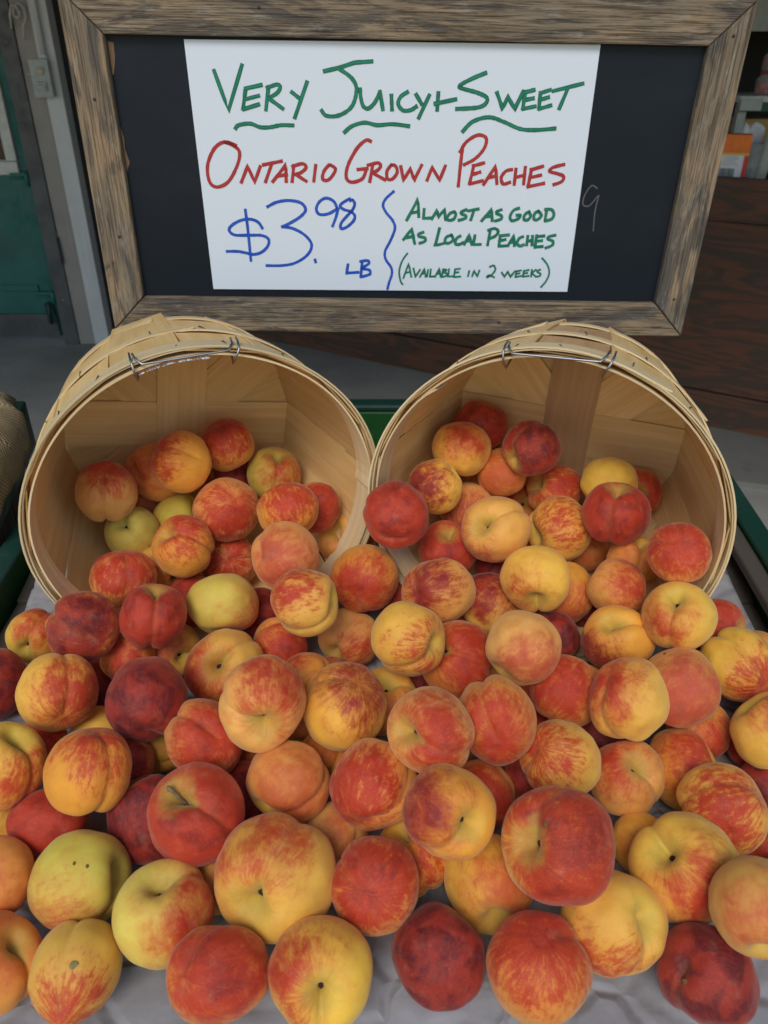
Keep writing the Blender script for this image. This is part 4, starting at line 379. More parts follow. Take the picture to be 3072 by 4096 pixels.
def mat_plywood():
    t = NT('stained_plywood', .6, .3); u = wood_uv(t)
    a = t.noise(t.mapping(u, (1.5, 9, 1)), 1, 2, .5, 2.2)
    band = t.ramp(t.math('PINGPONG', t.math('MULTIPLY', a, 7.0), 1.0), .25, .8)
    g = t.noise(t.mapping(u, (5, 140, 1)), 1, 4)
    c = t.mix(band, (.125, .048, .026), (.060, .038, .027))
    c = t.mix(t.ramp(g, .35, .7, 0, .5), c, (.050, .032, .022))
    t.col(c); t.bump(g, .3, .001); return t.m
PLYWOOD = mat_plywood()

def mat_painted(name, col, wear, amount=.67, rough=.42, dirt=.6):
    t = NT(name, rough, .45); p = t.coord('Object')
    n1 = t.noise(p, 16, 6, .65); n2 = t.noise(p, 5, 3); n3 = t.noise(t.mapping(wood_uv(t), (4, 60, 1)), 1, 4)
    c = t.mix(t.ramp(n2, .35, .7), col, tuple(q * dirt for q in col))
    c = t.mix(t.ramp(n3, .55, .8, 0, .3), c, tuple(q * 1.5 for q in col))
    c = t.mix(t.ramp(n1, amount, amount + .025), c, wear)
    t.col(c); t.set(t.b.inputs['Roughness'], t.ramp(n1, .4, .7, rough - .08, rough + .25)); t.bump(n1, .25, .001); return t.m
GREEN = mat_painted('green_paint', (.010, .075, .016), (.22, .14, .07), .665)
DARKGREEN = mat_painted('dark_green_paint', (.010, .042, .030), (.17, .12, .07), .66)
TEAL = mat_painted('teal_door_paint', (.010, .115, .100), (.05, .09, .08), .74, .5, .75)
STEEL = mat_painted('grey_steel', (.085, .09, .095), (.30, .30, .30), .66, .5)
TAUPE = mat_painted('taupe_paint', (.30, .275, .255), (.18, .12, .08), .74, .6, .85)
WHITEPAINT = mat_painted('old_white_paint', (.55, .56, .57), (.32, .27, .22), .72, .55, .88)
BOXGREY = plain('outlet_grey', (.34, .37, .37), .45, 0)
IVORY = plain('ivory_plastic', (.46, .43, .36), .4)
WHITEFRAME = plain('window_white', (.50, .50, .47), .5)
DARKGLASS = plain('dark_window_glass', (.02, .021, .022), .08, 0, .5)
WIRE = plain('galvanised_wire', (.36, .37, .38), .42, 1.0)
STAPLE = plain('dull_staple', (.14, .145, .15), .42, .8)
ROPE = plain('grey_rope', (.42, .40, .36), .9, 0, .1, .3, 120)
TAPE = NT('torn_white_tape', .35, .5)
_n = TAPE.noise(TAPE.coord('UV'), 60, 4); TAPE.col((.85, .84, .82))
TAPE.set(TAPE.b.inputs['Alpha'], TAPE.ramp(_n, .44, .56, .05, .95)); TAPE = TAPE.m
OLDPLANK = mat_painted('old_brown_plank', (.060, .048, .036), (.12, .10, .08), .66, .7, .6)
SLATWOOD = mat_painted('old_grey_slat', (.075, .062, .048), (.15, .13, .10), .64, .8, .55)
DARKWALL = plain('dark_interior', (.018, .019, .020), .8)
SHADEROOF = plain('shade_roof_grey', (.22, .21, .20), .8)
STEMWOOD = plain('dry_stem', (.050, .028, .014), .85, 0, .2, .5, 6)
TWIG = plain('dry_twig', (.20, .14, .07), .8, 0, .2, .3, 6)
BLEMISH = plain('brown_blemish', (.16, .10, .035), .7, 0, .2, .4, 5)
BRUISE = plain('grey_bruise', (.25, .19, .07), .7, 0, .2, .3, 3)

def mat_concrete(name, col):
    t = NT(name, .85, .25); p = t.coord()
    a = t.noise(p, 1.3, 5, .6); b = t.noise(p, 14, 5, .6); d = t.noise(p, 120, 2)
    c = t.mix(t.ramp(a, .3, .7), tuple(q * .72 for q in col), tuple(q * 1.12 for q in col))
    c = t.mix(t.ramp(b, .56, .74, 0, .4), c, tuple(q * .55 for q in col))
    c = t.mix(t.ramp(d, .62, .75, 0, .35), c, tuple(q * 1.4 for q in col))
    t.col(c); t.bump(b, .25, .004); return t.m
CONCRETE = mat_concrete('worn_concrete', (.30, .285, .255))
CONCRETE_DARK = mat_concrete('stained_concrete', (.185, .175, .155))

def mat_board():
    t = NT('chalkboard_paint', .50, .22); u = t.coord('UV')
    br = t.noise(t.mapping(u, (3, 260, 1)), 1, 4, .6); cl = t.noise(t.mapping(u, (3, 6, 1)), 1, 4, .6, .6)
    c = t.mix(t.ramp(cl, .4, .75), (.0085, .0125, .018), (.0135, .018, .0245))
    sp = t.noise(t.mapping(u, (90, 90, 1)), 1, 2)
    c = t.mix(t.ramp(sp, .80, .83), c, (.16, .16, .16))
    t.col(c); t.bump(br, .22, .0006); return t.m
BOARD = mat_board()
PAPERSIGN = NT('white_sign_card', .38, .4); PAPERSIGN.col((.69, .735, .79)); PAPERSIGN = PAPERSIGN.m
def mat_ink(name, c0, c1):
    t = NT(name, .45, .4); uv = t.coord('UV'); s = t.sep(uv)
    n = t.noise(t.mapping(uv, (30, 5, 1)), 1, 4, .6); n2 = t.noise(t.mapping(uv, (60, 9, 1), (3, 1, 0)), 1, 3)
    mid = t.math('SUBTRACT', 1.0, t.math('ABSOLUTE', t.math('SUBTRACT', t.math('MULTIPLY', s[1], 2.0), 1.0)))
    k = t.math('MULTIPLY', t.ramp(mid, .1, .8), t.ramp(n, .30, .62))
    c = t.mix(k, c0, c1)
    c = t.mix(t.math('MULTIPLY', t.ramp(n2, .64, .72, 0, .5), t.ramp(mid, .3, .8)), c, tuple(min(.8, q + .22) for q in c1))
    t.col(c); return t.m
INK = {'green': mat_ink('green_marker', (.002, .105, .055), (.010, .25, .14)),
       'red': mat_ink('red_marker', (.33, .018, .018), (.50, .035, .035)),
       'blue': mat_ink('blue_marker', (.004, .035, .36), (.012, .13, .58)),
       'chalk': mat_ink('faint_chalk', (.06, .063, .068), (.13, .135, .14))}

def mat_paper():
    t = NT('shade_toned_packing_paper', .6, .3); p = t.coord()
    a = t.noise(p, 9, 5, .6); b = t.noise(p, 300, 2)
    c = t.mix(t.ramp(a, .3, .7), (.265, .25, .25), (.355, .34, .345))  # paper colour darkened to stand in for shade over the near bed
    t.col(c)
    v = t.n.new('ShaderNodeTexVoronoi'); v.feature = 'DISTANCE_TO_EDGE'; v.inputs['Scale'].default_value = 13
    d = t.vmath('ADD', p, t.vmath('SCALE', t.noise(p, 7, 3, .5, 0, 'Color'), sc=.09)); t.l.new(d, v.inputs['Vector'])
    h = t.math('ADD', t.ramp(v.outputs['Distance'], 0, .12, 0, 1), t.math('MULTIPLY', a, 1.2))
    t.bump(h, .6, .005)
    return t.m
PACKPAPER = mat_paper()

def mat_burlap():
    t = NT('burlap', .95, .1); p = t.mapping(t.coord('UV'), (760, 760, 1))
    s = t.sep(p)
    wv = t.math('MULTIPLY', t.math('SINE', s[0]), t.math('SINE', s[1]))
    n = t.noise(t.coord('UV'), 30, 4)
    c = t.mix(t.ramp(wv, -.6, .6), (.22, .155, .08), (.55, .41, .24))
    c = t.mix(t.ramp(n, .4, .7, 0, .4), c, (.22, .17, .10))
    t.col(c); t.bump(wv, .7, .001); return t.m
BURLAP = mat_burlap()

def mat_peach():
    t = NT('peach_skin', .52, .22)
    p = t.coord('Object'); d = t.vmath('NORMALIZE', p); rnd = t.rnd()
    off = t.comb(t.math('MULTIPLY', rnd, 37.0), t.math('MULTIPLY', rnd, 91.0), t.math('MULTIPLY', rnd, 53.0))
    po = t.vmath('ADD', p, off)
    ground, blush, bdir = t.attr('ground'), t.attr('blush'), t.attr('blush_dir', 'Vector')
    th, streak = t.attr('spread', 'Fac'), t.attr('streak', 'Fac')
    dot = t.vmath('DOT_PRODUCT', d, bdir)
    s = t.sep(d)
    # meridian streaks that gather at both ends of the fruit
    xy = t.comb(s[0], s[1], 0.0); xyn = t.vmath('NORMALIZE', xy); q = t.sep(xyn)
    wob = t.noise(po, 2.6, 2, .5, 0, 'Color')
    sv = t.comb(t.math('MULTIPLY', q[0], 5.6), t.math('MULTIPLY', q[1], 5.6), t.math('MULTIPLY', s[2], 2.3))
    sv = t.vmath('ADD', t.vmath('ADD', sv, t.vmath('SCALE', wob, sc=1.1)), off)
    st = t.noise(sv, 1.7, 4, .62, .25)
    broad = t.noise(po, 1.5, 4, .55, .4); mid = t.noise(po, 4.6, 5, .6, .5); fine = t.noise(po, 22, 3, .6)
    g = t.math('SUBTRACT', dot, t.math('ADD', th, .09))
    g = t.math('ADD', g, t.math('MULTIPLY', t.math('SUBTRACT', broad, .5), 1.7))
    g = t.math('ADD', g, t.math('MULTIPLY', t.math('SUBTRACT', mid, .5), .55))
    soft = t.ramp(g, -.36, .80)
    hardin = t.math('ADD', t.ramp(g, -.80, .95), t.math('MULTIPLY', t.math('SUBTRACT', st, .50), 2.6))
    hardin = t.math('ADD', hardin, t.math('MULTIPLY', t.math('SUBTRACT', fine, .5), .9))
    hard = t.math('MULTIPLY', t.ramp(hardin, .30, .86), t.ramp(g, -.90, .05))
    sm = t.math('MULTIPLY', soft, t.math('SUBTRACT', 1.0, t.math('MULTIPLY', streak, .50)))
    f = t.math('ADD', sm, t.math('MULTIPLY', hard, t.math('MULTIPLY', streak, .56)), clamp=True)
    mott = t.math('ADD', t.math('MULTIPLY', st, .55), t.math('MULTIPLY', mid, .45))
    f = t.math('MULTIPLY', f, t.ramp(mott, .36, .60, t.ramp(g, .0, .8, .58, .95), 1.0))
    RED = (.58, .045, .010)
    first = t.mix(.45, blush, RED)
    ochre = t.ramp(t.noise(po, 2.3, 3, .5, .6), .38, .66)
    base = t.mix(t.math('MULTIPLY', ochre, .45), ground, t.mix(.55, ground, (.70, .27, .05)))
    warm = t.mix(t.ramp(g, -.85, .35, 0, .80), base, t.mix(.55, ground, (.66, .17, .035)))
    c = t.mix(f, warm, first)
    # deeper, wine coloured zones inside the blush
    deep = t.math('MULTIPLY', t.ramp(g, .25, 1.0), t.ramp(t.math('ADD', st, t.math('MULTIPLY', mid, .5)), .55, .85, .68, 1))
    deep = t.math('MULTIPLY', deep, t.ramp(t.noise(po, 1.9, 3, .5, .5), .38, .62, .30, 1.15))
    c = t.mix(t.math('MULTIPLY', deep, .85), c, t.mix(t.math('MULTIPLY', t.ramp(g, .55, 1.3), .75), blush, t.mix(1.0, blush, (.38, .32, .55), 'MULTIPLY')))
    # yellow green in the stem hollow and a little way down the cleft
    ay = t.math('ABSOLUTE', s[1])
    cleft = t.math('MULTIPLY', t.ramp(ay, .20, .02), t.ramp(s[0], .0, .2))
    ax = t.math('ADD', t.math('ADD', s[2], t.math('MULTIPLY', cleft, .10)), t.math('MULTIPLY', t.math('SUBTRACT', mid, .5), .22))
    c = t.mix(t.ramp(ax, .84, 1.03, 0, .62), c, (.52, .43, .07))
    c = t.mix(t.math('MULTIPLY', cleft, .05), c, (.50, .36, .12))
    # freckles and fuzz bloom
    c = t.mix(t.ramp(fine, .62, .74, 0, .40), c, t.mix(.35, RED, ground))
    sp = t.noise(po, 46, 2, .5)
    c = t.mix(t.ramp(sp, .62, .72, 0, .22), c, t.mix(.5, ground, (.85, .60, .25)))
    bloom = t.noise(po, 3.1, 4, .65)
    c = t.mix(t.ramp(bloom, .50, .80, .0, .12), c, (.66, .44, .30))
    fz = t.noise(po, 130, 2, .7)
    c = t.mix(t.ramp(fz, .48, .75, .0, .10), c, (.80, .60, .40))
    lint = t.noise(t.vmath('MULTIPLY', po, (1, 1.7, .6)), 34, 1, .5)
    c = t.mix(t.ramp(lint, .835, .86, 0, .5), c, (.70, .62, .55))
    t.col(c)
    t.b.inputs['Sheen Weight'].default_value = .17; t.b.inputs['Sheen Roughness'].default_value = .35
    t.b.inputs['Sheen Tint'].default_value = (1, .90, .82, 1)
    t.set(t.b.inputs['Roughness'], t.ramp(bloom, .4, .7, .44, .62))
    h = t.math('ADD', t.math('MULTIPLY', fz, .25), t.math('MULTIPLY', mid, .6))
    t.bump(h, .22, .03)
    return t.m
PEACH = mat_peach()

# ------------------------------------------------------------------ setting
m = MB(); m.box((-9, -4, -.3), (9, 9, 0)); fl = tag(m.build('floor', CONCRETE), kind='structure')
m = MB(); m.v = [(.3, 2.97, 0), (4, 1.86, 0), (4, 7, 0), (.3, 7, 0), (.3, 2.97, .022), (4, 1.86, .022), (4, 7, .022), (.3, 7, .022)]
for q in ((4, 5, 6, 7), (0, 1, 5, 4), (1, 2, 6, 5), (2, 3, 7, 6), (3, 0, 4, 7), (3, 2, 1, 0)): m.face(q, [(0, 0)] * 4)
tag(m.build('concrete_pavement', CONCRETE_DARK), kind='structure')
tag(box('unseen_shade_roof', (-6, .55, 2.75), (6, 8, 2.9), SHADEROOF), kind='structure')  # unseen roof, added and sized to keep the background dim
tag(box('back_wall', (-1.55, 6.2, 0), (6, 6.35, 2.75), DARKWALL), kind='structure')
tag(box('unseen_light_block', (4.6, 2.2, 0), (4.75, 6.2, 2.75), DARKWALL), kind='structure')  # unseen wall, added to block light coming in from the right
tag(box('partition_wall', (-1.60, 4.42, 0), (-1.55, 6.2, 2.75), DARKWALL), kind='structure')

# green door with its window
YD = 4.35
door = empty('green_door', (-2.5, YD, 0), 'dark teal painted door with a white framed window beside the grey post', 'door')
def dbox(name, lo, hi, mat, parent=door, axis=2, bevel=.003):
    o = Vector((-2.5, YD, 0)); return box(name, Vector(lo) - o, Vector(hi) - o, mat, parent, axis, bevel)
DX1 = -1.858
dbox('door_leaf', (-3.3, YD + .03, .04), (DX1, YD + .075, .905), TEAL)
dbox('stile', (-1.905, YD + .03, .908), (DX1, YD + .075, 2.7), TEAL)
wf = dbox('window', (-3.3, YD + .05, .975), (-1.965, YD + .056, 2.7), DARKGLASS)
dbox('window_sill', (-3.3, YD + .008, .908), (-1.908, YD + .072, .972), WHITEFRAME, wf).parent = door
dbox('window_jamb', (-1.962, YD + .012, .975), (-1.908, YD + .072, 2.7), WHITEFRAME)
dbox('moulding', (-3.3, YD + .018, .30), (-1.95, YD + .029, .335), TEAL)
dbox('kick_plate', (-3.3, YD + .012, .045), (-1.88, YD + .029, .17), STEEL)
for z in (.86, .24):
    b = MB(); b.box((0, 0, 0), (.085, .012, .06)); b.tube([(.09, -.008, -.005), (.09, -.008, .07)], .011, 10); b.tube([(.0, -.004, .035), (.085, -.004, .035)], .008, 8)
    h = b.build('hinge', TEAL, door); h.location = (-1.957 + 2.5, .004, z)
b = MB(); b.box((0, 0, 0), (.045, .02, .11)); b.tube([(.02, -.01, .0), (.03, -.012, .13)], .007, 8); b.build('bolt', DARKGREEN, door).location = (-1.93 + 2.5, .004, .12)

post = empty('door_post', (-1.72, YD, 0), 'old steel door post, dark grey edge then taupe and white faces', 'post')
def pbox(name, lo, hi, mat, bevel=.003):
    o = Vector((-1.72, YD, 0)); return box(name, Vector(lo) - o, Vector(hi) - o, mat, post, 2, bevel)
pbox('steel_edge', (-1.853, YD - .01, 0), (-1.772, YD + .12, 2.74), STEEL)
pbox('taupe_face', (-1.770, YD - .002, 0), (-1.679, YD + .12, 2.74), TAUPE)
pbox('white_flange', (-1.677, YD - .016, 0), (-1.592, YD + .12, 2.74), WHITEPAINT)
pbox('latch_plate', (-1.776, YD - .0135, .46), (-1.762, YD - .0105, .60), DARKWALL, 0)

ob = empty('outlet_box', (-1.664, YD - .015, 1.35), 'grey weatherproof outlet box mounted high on the door post', 'outlet')
box('housing', (-.043, -.05, -.078), (.043, .0, .078), BOXGREY, ob, 2, .004)
box('cover_plate', (-.046, -.055, -.081), (.046, -.051, .081), BOXGREY, ob, 2, .002)
b = MB(); b.lathe([(.0, 0), (.019, 0), (.019, .006), (.0, .0065)], 18); o = b.build('receptacle', IVORY, ob); o.rotation_euler = (R(90), 0, 0); o.location = (.006, -.0555, .034)
for sx in (-.006, .006):
    box('slot', (.006 + sx - .0013, -.0629, .036), (.006 + sx + .0013, -.0621, .044), DARKWALL, ob, 2)
b = MB(); b.box((-.026, -.064, -.055), (.024, -.0555, -.014)); b.box((-.020, -.070, -.046), (.016, -.0645, -.026)); b.build('flip_cover', BOXGREY, ob, .003)
b = MB(); b.lathe([(0, 0), (.007, 0), (.007, .03), (0, .03)], 10); o = b.build('knockout', BOXGREY, ob); o.rotation_euler = (0, R(-90), 0); o.location = (-.044, -.025, .02)

b = MB(); b.tube([(-1.640, YD - .036, 1.432), (-1.640, YD - .036, 1.9), (-1.642, YD - .036, 2.74)], .0135, 12)
b.tube([(-1.640, YD - .036, 1.432), (-1.640, YD - .036, 1.452)], .018, 12)
tag(b.build('conduit_pipe', WHITEPAINT), 'white painted conduit rising from the grey outlet box', 'pipe')
b = MB()
k0 = Vector((-1.735, YD - .02, 1.63))
def rp(*pts, r=.0058): b.tube([k0 + Vector(p) for p in pts], r, 8)
rp((-.04, 0, -.075), (-.03, -.012, -.02), (-.012, -.02, .018), (.012, -.026, .012), (.022, -.022, -.015), (.008, -.018, -.035), (-.012, -.014, -.02), (-.008, -.006, .012), (.018, -.004, .03), (.04, -.008, .012), (.042, -.01, -.03), (.022, -.012, -.065), (.012, -.01, -.12))
tag(b.build('knotted_rope', ROPE), 'short grey rope tied in a knot high on the door post', 'rope')

# ------------------------------------------------------------------ plywood counter behind, with what stands behind it
A = Vector((-.9, 4.58, 0)); B = Vector((1.69, 3.06, 0)); ct = (B - A).normalized(); cn = Vector((ct.y, -ct.x, 0))
cnt = empty('plywood_counter', A, 'low brown stained plywood counter front behind the chalkboard sign', 'counter')
cnt.rotation_euler = (0, 0, math.atan2(ct.y, ct.x))
CL = 4.6
box('top_board', (-.5, -.035, .884), (CL, .0, 1.045), PLYWOOD, cnt, 0, .004)
for i in range(2):
    box('plywood_panel', (-.5 + i * 2.4, -.016, .178), (min(CL, 1.896 + i * 2.4), .0, .880), PLYWOOD, cnt, 0, .002)
box('base_board', (-.5, -.032, .0), (CL, .0, .174), PLYWOOD, cnt, 0, .004)
b = MB()
for i in range(26):
    x, y = random.uniform(2.15, 2.75), -.035 - abs(random.gauss(0, .03)); s = random.uniform(.012, .03); a = random.uniform(0, 6.3)
    i0 = len(b.v); z0 = .024 + random.uniform(0, .012)
    for dx, dy, dz in ((-s, 0, 0), (0, -s * .5, .008), (s, 0, .004), (0, s * .5, .010)):
        b.v.append((x + dx * math.cos(a) - dy * math.sin(a), y + dx * math.sin(a) + dy * math.cos(a), z0 + dz))
    b.face((i0, i0 + 1, i0 + 2)); b.face((i0, i0 + 2, i0 + 3))
lv = b.build('dry_leaves', plain('dry_leaf', (.16, .09, .045), .8)); lv.location = A; lv.rotation_euler = cnt.rotation_euler; tag(lv, kind='stuff')

def pack(): return None
ORANGE = plain('orange_print', (.75, .16, .012), .45); WHITE = plain('white_print', (.66, .65, .68), .5); REDP = plain('red_print', (.62, .03, .02), .45)
YEL = plain('yellow_print', (.70, .42, .02), .45); BLACKP = plain('black_print', (.05, .05, .055), .5); CARD = plain('tan_cardboard', (.34, .22, .085), .8)
YB = 3.42
p0 = at(1583, 318, YB)
bx = empty('snack_box', (p0.x, p0.y, p0.z), 'orange topped white and red carton with a barcode behind the counter', 'carton'); bx.rotation_euler = (0, 0, R(-16))
box('carton', (-.062, -.028, -.17), (.062, .03, .045), WHITE, bx, 2, .002)
box('orange_band', (-.064, -.030, -.018), (.064, .032, .049), ORANGE, bx, 0, .002)
box('yellow_line', (-.0637, -.0297, -.026), (.0637, .0317, -.0185), YEL, bx, 0)
box('red_edge', (.048, -.0295, -.168), (.0635, .0305, -.0265), REDP, bx, 0)
b = MB(); x = -.04
while x < .022:
    w = random.choice((.0012, .002, .003)); b.box((x, -.0292, -.135), (x + w, -.0285, -.075)); x += w + random.choice((.0014, .0022))
b.build('barcode', BLACKP, bx)
b = MB()
for i in range(5): b.box((-.03, -.0292, -.062 + i * .007), (.03 - .006 * (i % 3), -.0286, -.0595 + i * .007))
b.build('small_print', plain('grey_print', (.35, .35, .38), .5), bx)
p1 = at(1619, 345, YB + .1)
cup = empty('plastic_cup', p1, 'clear plastic cup holding dark leaves right of the orange carton', 'cup')
CLEAR = NT('cloudy_plastic', .15, .5); CLEAR.col((.55, .58, .56)); CLEAR.set(CLEAR.b.inputs['Alpha'], .38); CLEAR = CLEAR.m
b = MB(); b.lathe([(.0, -.13), (.036, -.13), (.050, .062), (.048, .062), (.034, -.125), (0, -.125)], 20); b.build('cup_wall', CLEAR, cup)
b = MB()
for i in range(40):
    c = Vector((random.uniform(-.025, .025), random.uniform(-.025, .025), random.uniform(-.11, .0))); i0 = len(b.v)
    for k in range(3): b.v.append(c + Vector((random.uniform(-.016, .016), random.uniform(-.016, .016), random.uniform(-.016, .016))))
    b.face((i0, i0 + 1, i0 + 2))
b.build('leaves', plain('dark_leaf', (.05, .08, .03), .6), cup)['kind'] = 'stuff'
p2 = at(1621, 303, YB + .22)
b = MB()
ns = 7
for j in range(ns):
    for i in range(ns):
        u, v = i / (ns - 1) - .5, j / (ns - 1) - .5
        b.v.append((p2.x + u * .09, p2.y + .02 * math.sin(7 * u + 3 * v), p2.z + v * .12 + .012 * math.sin(9 * u)))
for j in range(ns - 1):
    for i in range(ns - 1): b.face((j * ns + i, j * ns + i + 1, (j + 1) * ns + i + 1, (j + 1) * ns + i), None, True)
o = b.build('white_bag', WHITE); o.modifiers.new('s', 'SOLIDIFY').thickness = .006; tag(o, 'crumpled white paper bag standing behind the plastic cup', 'bag')
p3 = at(1654, 330, YB + .12)
b = MB(); b.tube([p3 + Vector((-.012, 0, -.12)), p3 + Vector((0, .01, -.02)), p3 + Vector((.02, .0, .06)), p3 + Vector((.03, .01, .09))], [.03, .036, .03, .012], 10)
tag(b.build('pale_sack', plain('pale_cloth', (.48, .47, .40), .8)), 'pale cream cloth sack at the right edge above the counter', 'sack')

YS = 4.05
s0 = at(1597, 207, YS); s1 = at(1600, 240, YS)
sh = empty('display_shelf', (s0.x, YS, s1.z), 'white topped green edged shelf with grey legs behind the counter', 'shelf')
hh = s0.z - s1.z
box('shelf_top', (0, -.02, hh - .028), (.9, .34, hh), WHITEPAINT, sh, 0, .003)
box('green_edge', (.004, -.028, .0), (.9, -.0205, hh - .024), plain('shelf_green', (.010, .075, .05), .5), sh, 0, .001)
box('price_strip', (.0, -.036, .004), (.10, -.0285, .055), BOXGREY, sh, 0, .001)
for x, y in ((.03, 0.02), (.85, .02), (.03, .3), (.85, .3)):
    box('shelf_leg', (x - .02, y - .02, -s1.z + .0225), (x + .02, y + .02, hh - .030), BOXGREY, sh, 2, .002)
box('lower_board', (.05, .0, -.26), (.83, .32, -.235), CARD, sh, 0, .002)
for i, (x, lab) in enumerate(((.06, 'tan cardboard carton nearest the grey leg under the green edged shelf'), (.215, 'tan cardboard carton second from the grey leg under the green edged shelf'))):
    o = box('cardboard_box', (sh.location.x + x, YS + .03, sh.location.z - .2345), (sh.location.x + x + .148, YS + .2, sh.location.z - .035), CARD, None, 2, .002)
    tag(o, lab, 'box', 'cardboard cartons under the shelf')
REDC = plain('red_candy', (.35, .012, .014), .35)
GLASSY = NT('jar_plastic', .08, .5); GLASSY.col((.75, .72, .72)); GLASSY.set(GLASSY.b.inputs['Alpha'], .22); GLASSY = GLASSY.m
def jar(pos, label):
    j = empty('candy_jar', pos, label, 'jar', 'jars of red sweets on the shelf')
    b = MB(); b.lathe([(0, 0), (.05, 0), (.058, .008), (.058, .062), (.044, .076), (.044, .084), (0, .084)], 24); b.build('jar_body', GLASSY, j)
    b = MB()
    for k in range(22):
        a, rr, zz = random.uniform(0, 6.28), random.uniform(.015, .04), random.uniform(.012, .05)
        c = Vector((rr * math.cos(a), rr * math.sin(a), zz)); b.lathe([(0.002, -.013), (.011, -.008), (.014, 0), (.011, .008), (.002, .013)], 8, c)
    b.build('sweets', REDC, j)['kind'] = 'stuff'
    b = MB(); b.lathe([(0, .084), (.047, .0845), (.047, .094), (0, .094)], 24); b.build('lid', plain('jar_lid', (.35, .05, .04), .4), j)
    return j
pj = at(1655, 205, YS + .1); jar((pj.x, YS + .1, s0.z + .0005), 'lower jar of red sweets standing on the green edged shelf')
jar((pj.x + .012, YS + .1, s0.z + .0955), 'upper jar of red sweets stacked on the other jar')
pg = at(1650, 22, 5.2)
tag(box('grey_panel', (pg.x - .06, 5.2, pg.z - .10), (pg.x + .8, 5.24, pg.z + .5), BOXGREY), 'pale grey panel on the dark wall past the top corner of the sign', 'panel')

# ------------------------------------------------------------------ neighbouring stand with burlap
ns_ = empty('neighbouring_stand', (-.75, 1.05, 0), 'dark green rimmed wooden stand with brown plank side, at the left edge', 'stand')
def skew(name, x0, x1, y0, y1, z0, z1, mat, axis=1, parent=ns_, bevel=.003):
    """box whose right side follows the stand's turned side"""
    f = lambda x, y: x - (y - 1.2) * .2
    o = parent.location
    mm = MB(); mm.hexa([(f(x1 if i & 1 else x0, y1 if i & 2 else y0) - o.x, (y1 if i & 2 else y0) - o.y, (z1 if i & 4 else z0)) for i in range(8)], axis)
    return mm.build(name, mat, parent, bevel)
ZR = H - .585
skew('rim_board', -.624, -.600, .90, 1.20, ZR, ZR + .082, DARKGREEN)
skew('rim_board', -1.35, -.625, 1.177, 1.199, ZR + .001, ZR + .081, DARKGREEN, 0)
skew('top_panel', -1.35, -.626, .90, 1.175, ZR + .055, ZR + .078, SLATWOOD, 0)
for i in range(4):
    skew('side_plank', -.640, -.619, .905 + i * .073, .905 + i * .073 + .0705, .0, ZR - .002, OLDPLANK, 2, bevel=.002)
skew('back_plank', -1.35, -.642, 1.175, 1.195, .0, ZR - .002, OLDPLANK, 2)
b = MB(); NU, NV = 34, 44
for j in range(NV):
    for i in range(NU):
        v = j / (NV - 1); q = i / (NU - 1)
        y = .90 + .303 * v
        k = max(0, min(1, (1.185 - y) / .05)); k = k * k * (3 - 2 * k)
        edge_x = -.600 - (y - 1.2) * .2; side = .052 * k + .006 * math.sin(31 * y) * k
        xe = edge_x + .006 * k - .020 * (1 - k); l = (.40 + side) * q
        e = min((.40 - l) if l < .40 else 0, (1 - v) * .303 + .004)
        wv = .004 * math.sin(40 * y + 9 * l) + .003 * math.sin(90 * y - 60 * l)
        if l < .40: b.v.append((xe - .40 + l, y, ZR + .083 + .024 * (1 - math.exp(-e / .012)) + wv * min(1, e / .03)))
        else: b.v.append((xe + .004 + .5 * abs(wv) * min(1, (l - .4) / .02), y, ZR + .083 - (l - .40)))
for j in range(NV - 1):
    for i in range(NU - 1):
        q = (j * NU + i, j * NU + i + 1, (j + 1) * NU + i + 1, (j + 1) * NU + i)
        b.face(q, [((k % NU) * .0138, (k // NU) * .0078) for k in q], True)
o = b.build('burlap_cloth', BURLAP); o.modifiers.new('s', 'SOLIDIFY').thickness = .002
tag(o, 'coarse tan burlap spread over the dark green stand at the left edge', 'cloth')

# ------------------------------------------------------------------ display table
def bed(y):
    k = .05; t = y - .74
    return H - .660 + .01 * t + .19 * (k * math.log(1 + math.exp(t / k))) - .19 * k * math.log(2)
tb = empty('display_table', (0, .65, 0), 'green painted wooden display table holding the peaches and both baskets', 'table')
def prism(name, x0, x1, ys, tops, bots, mat, axis=1, bevel=.004):
    mm = MB(); mm.hexa([((x1 if i & 1 else x0), ys[1 if i & 2 else 0] - .65, ((tops if i & 4 else bots)[1 if i & 2 else 0])) for i in range(8)], axis)
    return mm.build(name, mat, tb, bevel)
tr = lambda y: H - .592 + .09 * (y - .979)
tl = lambda y: H - .612 + .09 * (y - .93)
XL, XR = -.516, .520
low = lambda f, y: min(f(y) - .075, bed(y) - .05)
prism('side_rail', XL - .026, XL, (.14, 1.188), (tl(.14), tl(1.188)), (low(tl, .14), low(tl, 1.188)), GREEN)
prism('side_rail', XR, XR + .026, (.14, 1.188), (tr(.14), tr(1.188)), (low(tr, .14), low(tr, 1.188)), GREEN)
prism('back_rail', -.455, .445, (1.190, 1.216), (H - .519, H - .519), (H - .63, H - .63), GREEN, 0)
prism('front_rail', XL - .026, XR + .026, (.112, .138), (H - .640, H - .640), (H - .745, H - .745), GREEN, 0)
capm = DARKGREEN
prism('rail_cap', XL - .029, XL + .003, (.14, 1.187), (tl(.14) + .010, tl(1.187) + .010), (tl(.14) + .0005, tl(1.187) + .0005), capm)
prism('rail_cap', XR - .003, XR + .029, (.14, 1.187), (tr(.14) + .010, tr(1.187) + .010), (tr(.14) + .0005, tr(1.187) + .0005), capm)
prism('rail_cap', -.455, .445, (1.188, 1.219), (H - .507, H - .507), (H - .5185, H - .5185), capm, 0)
y = .15
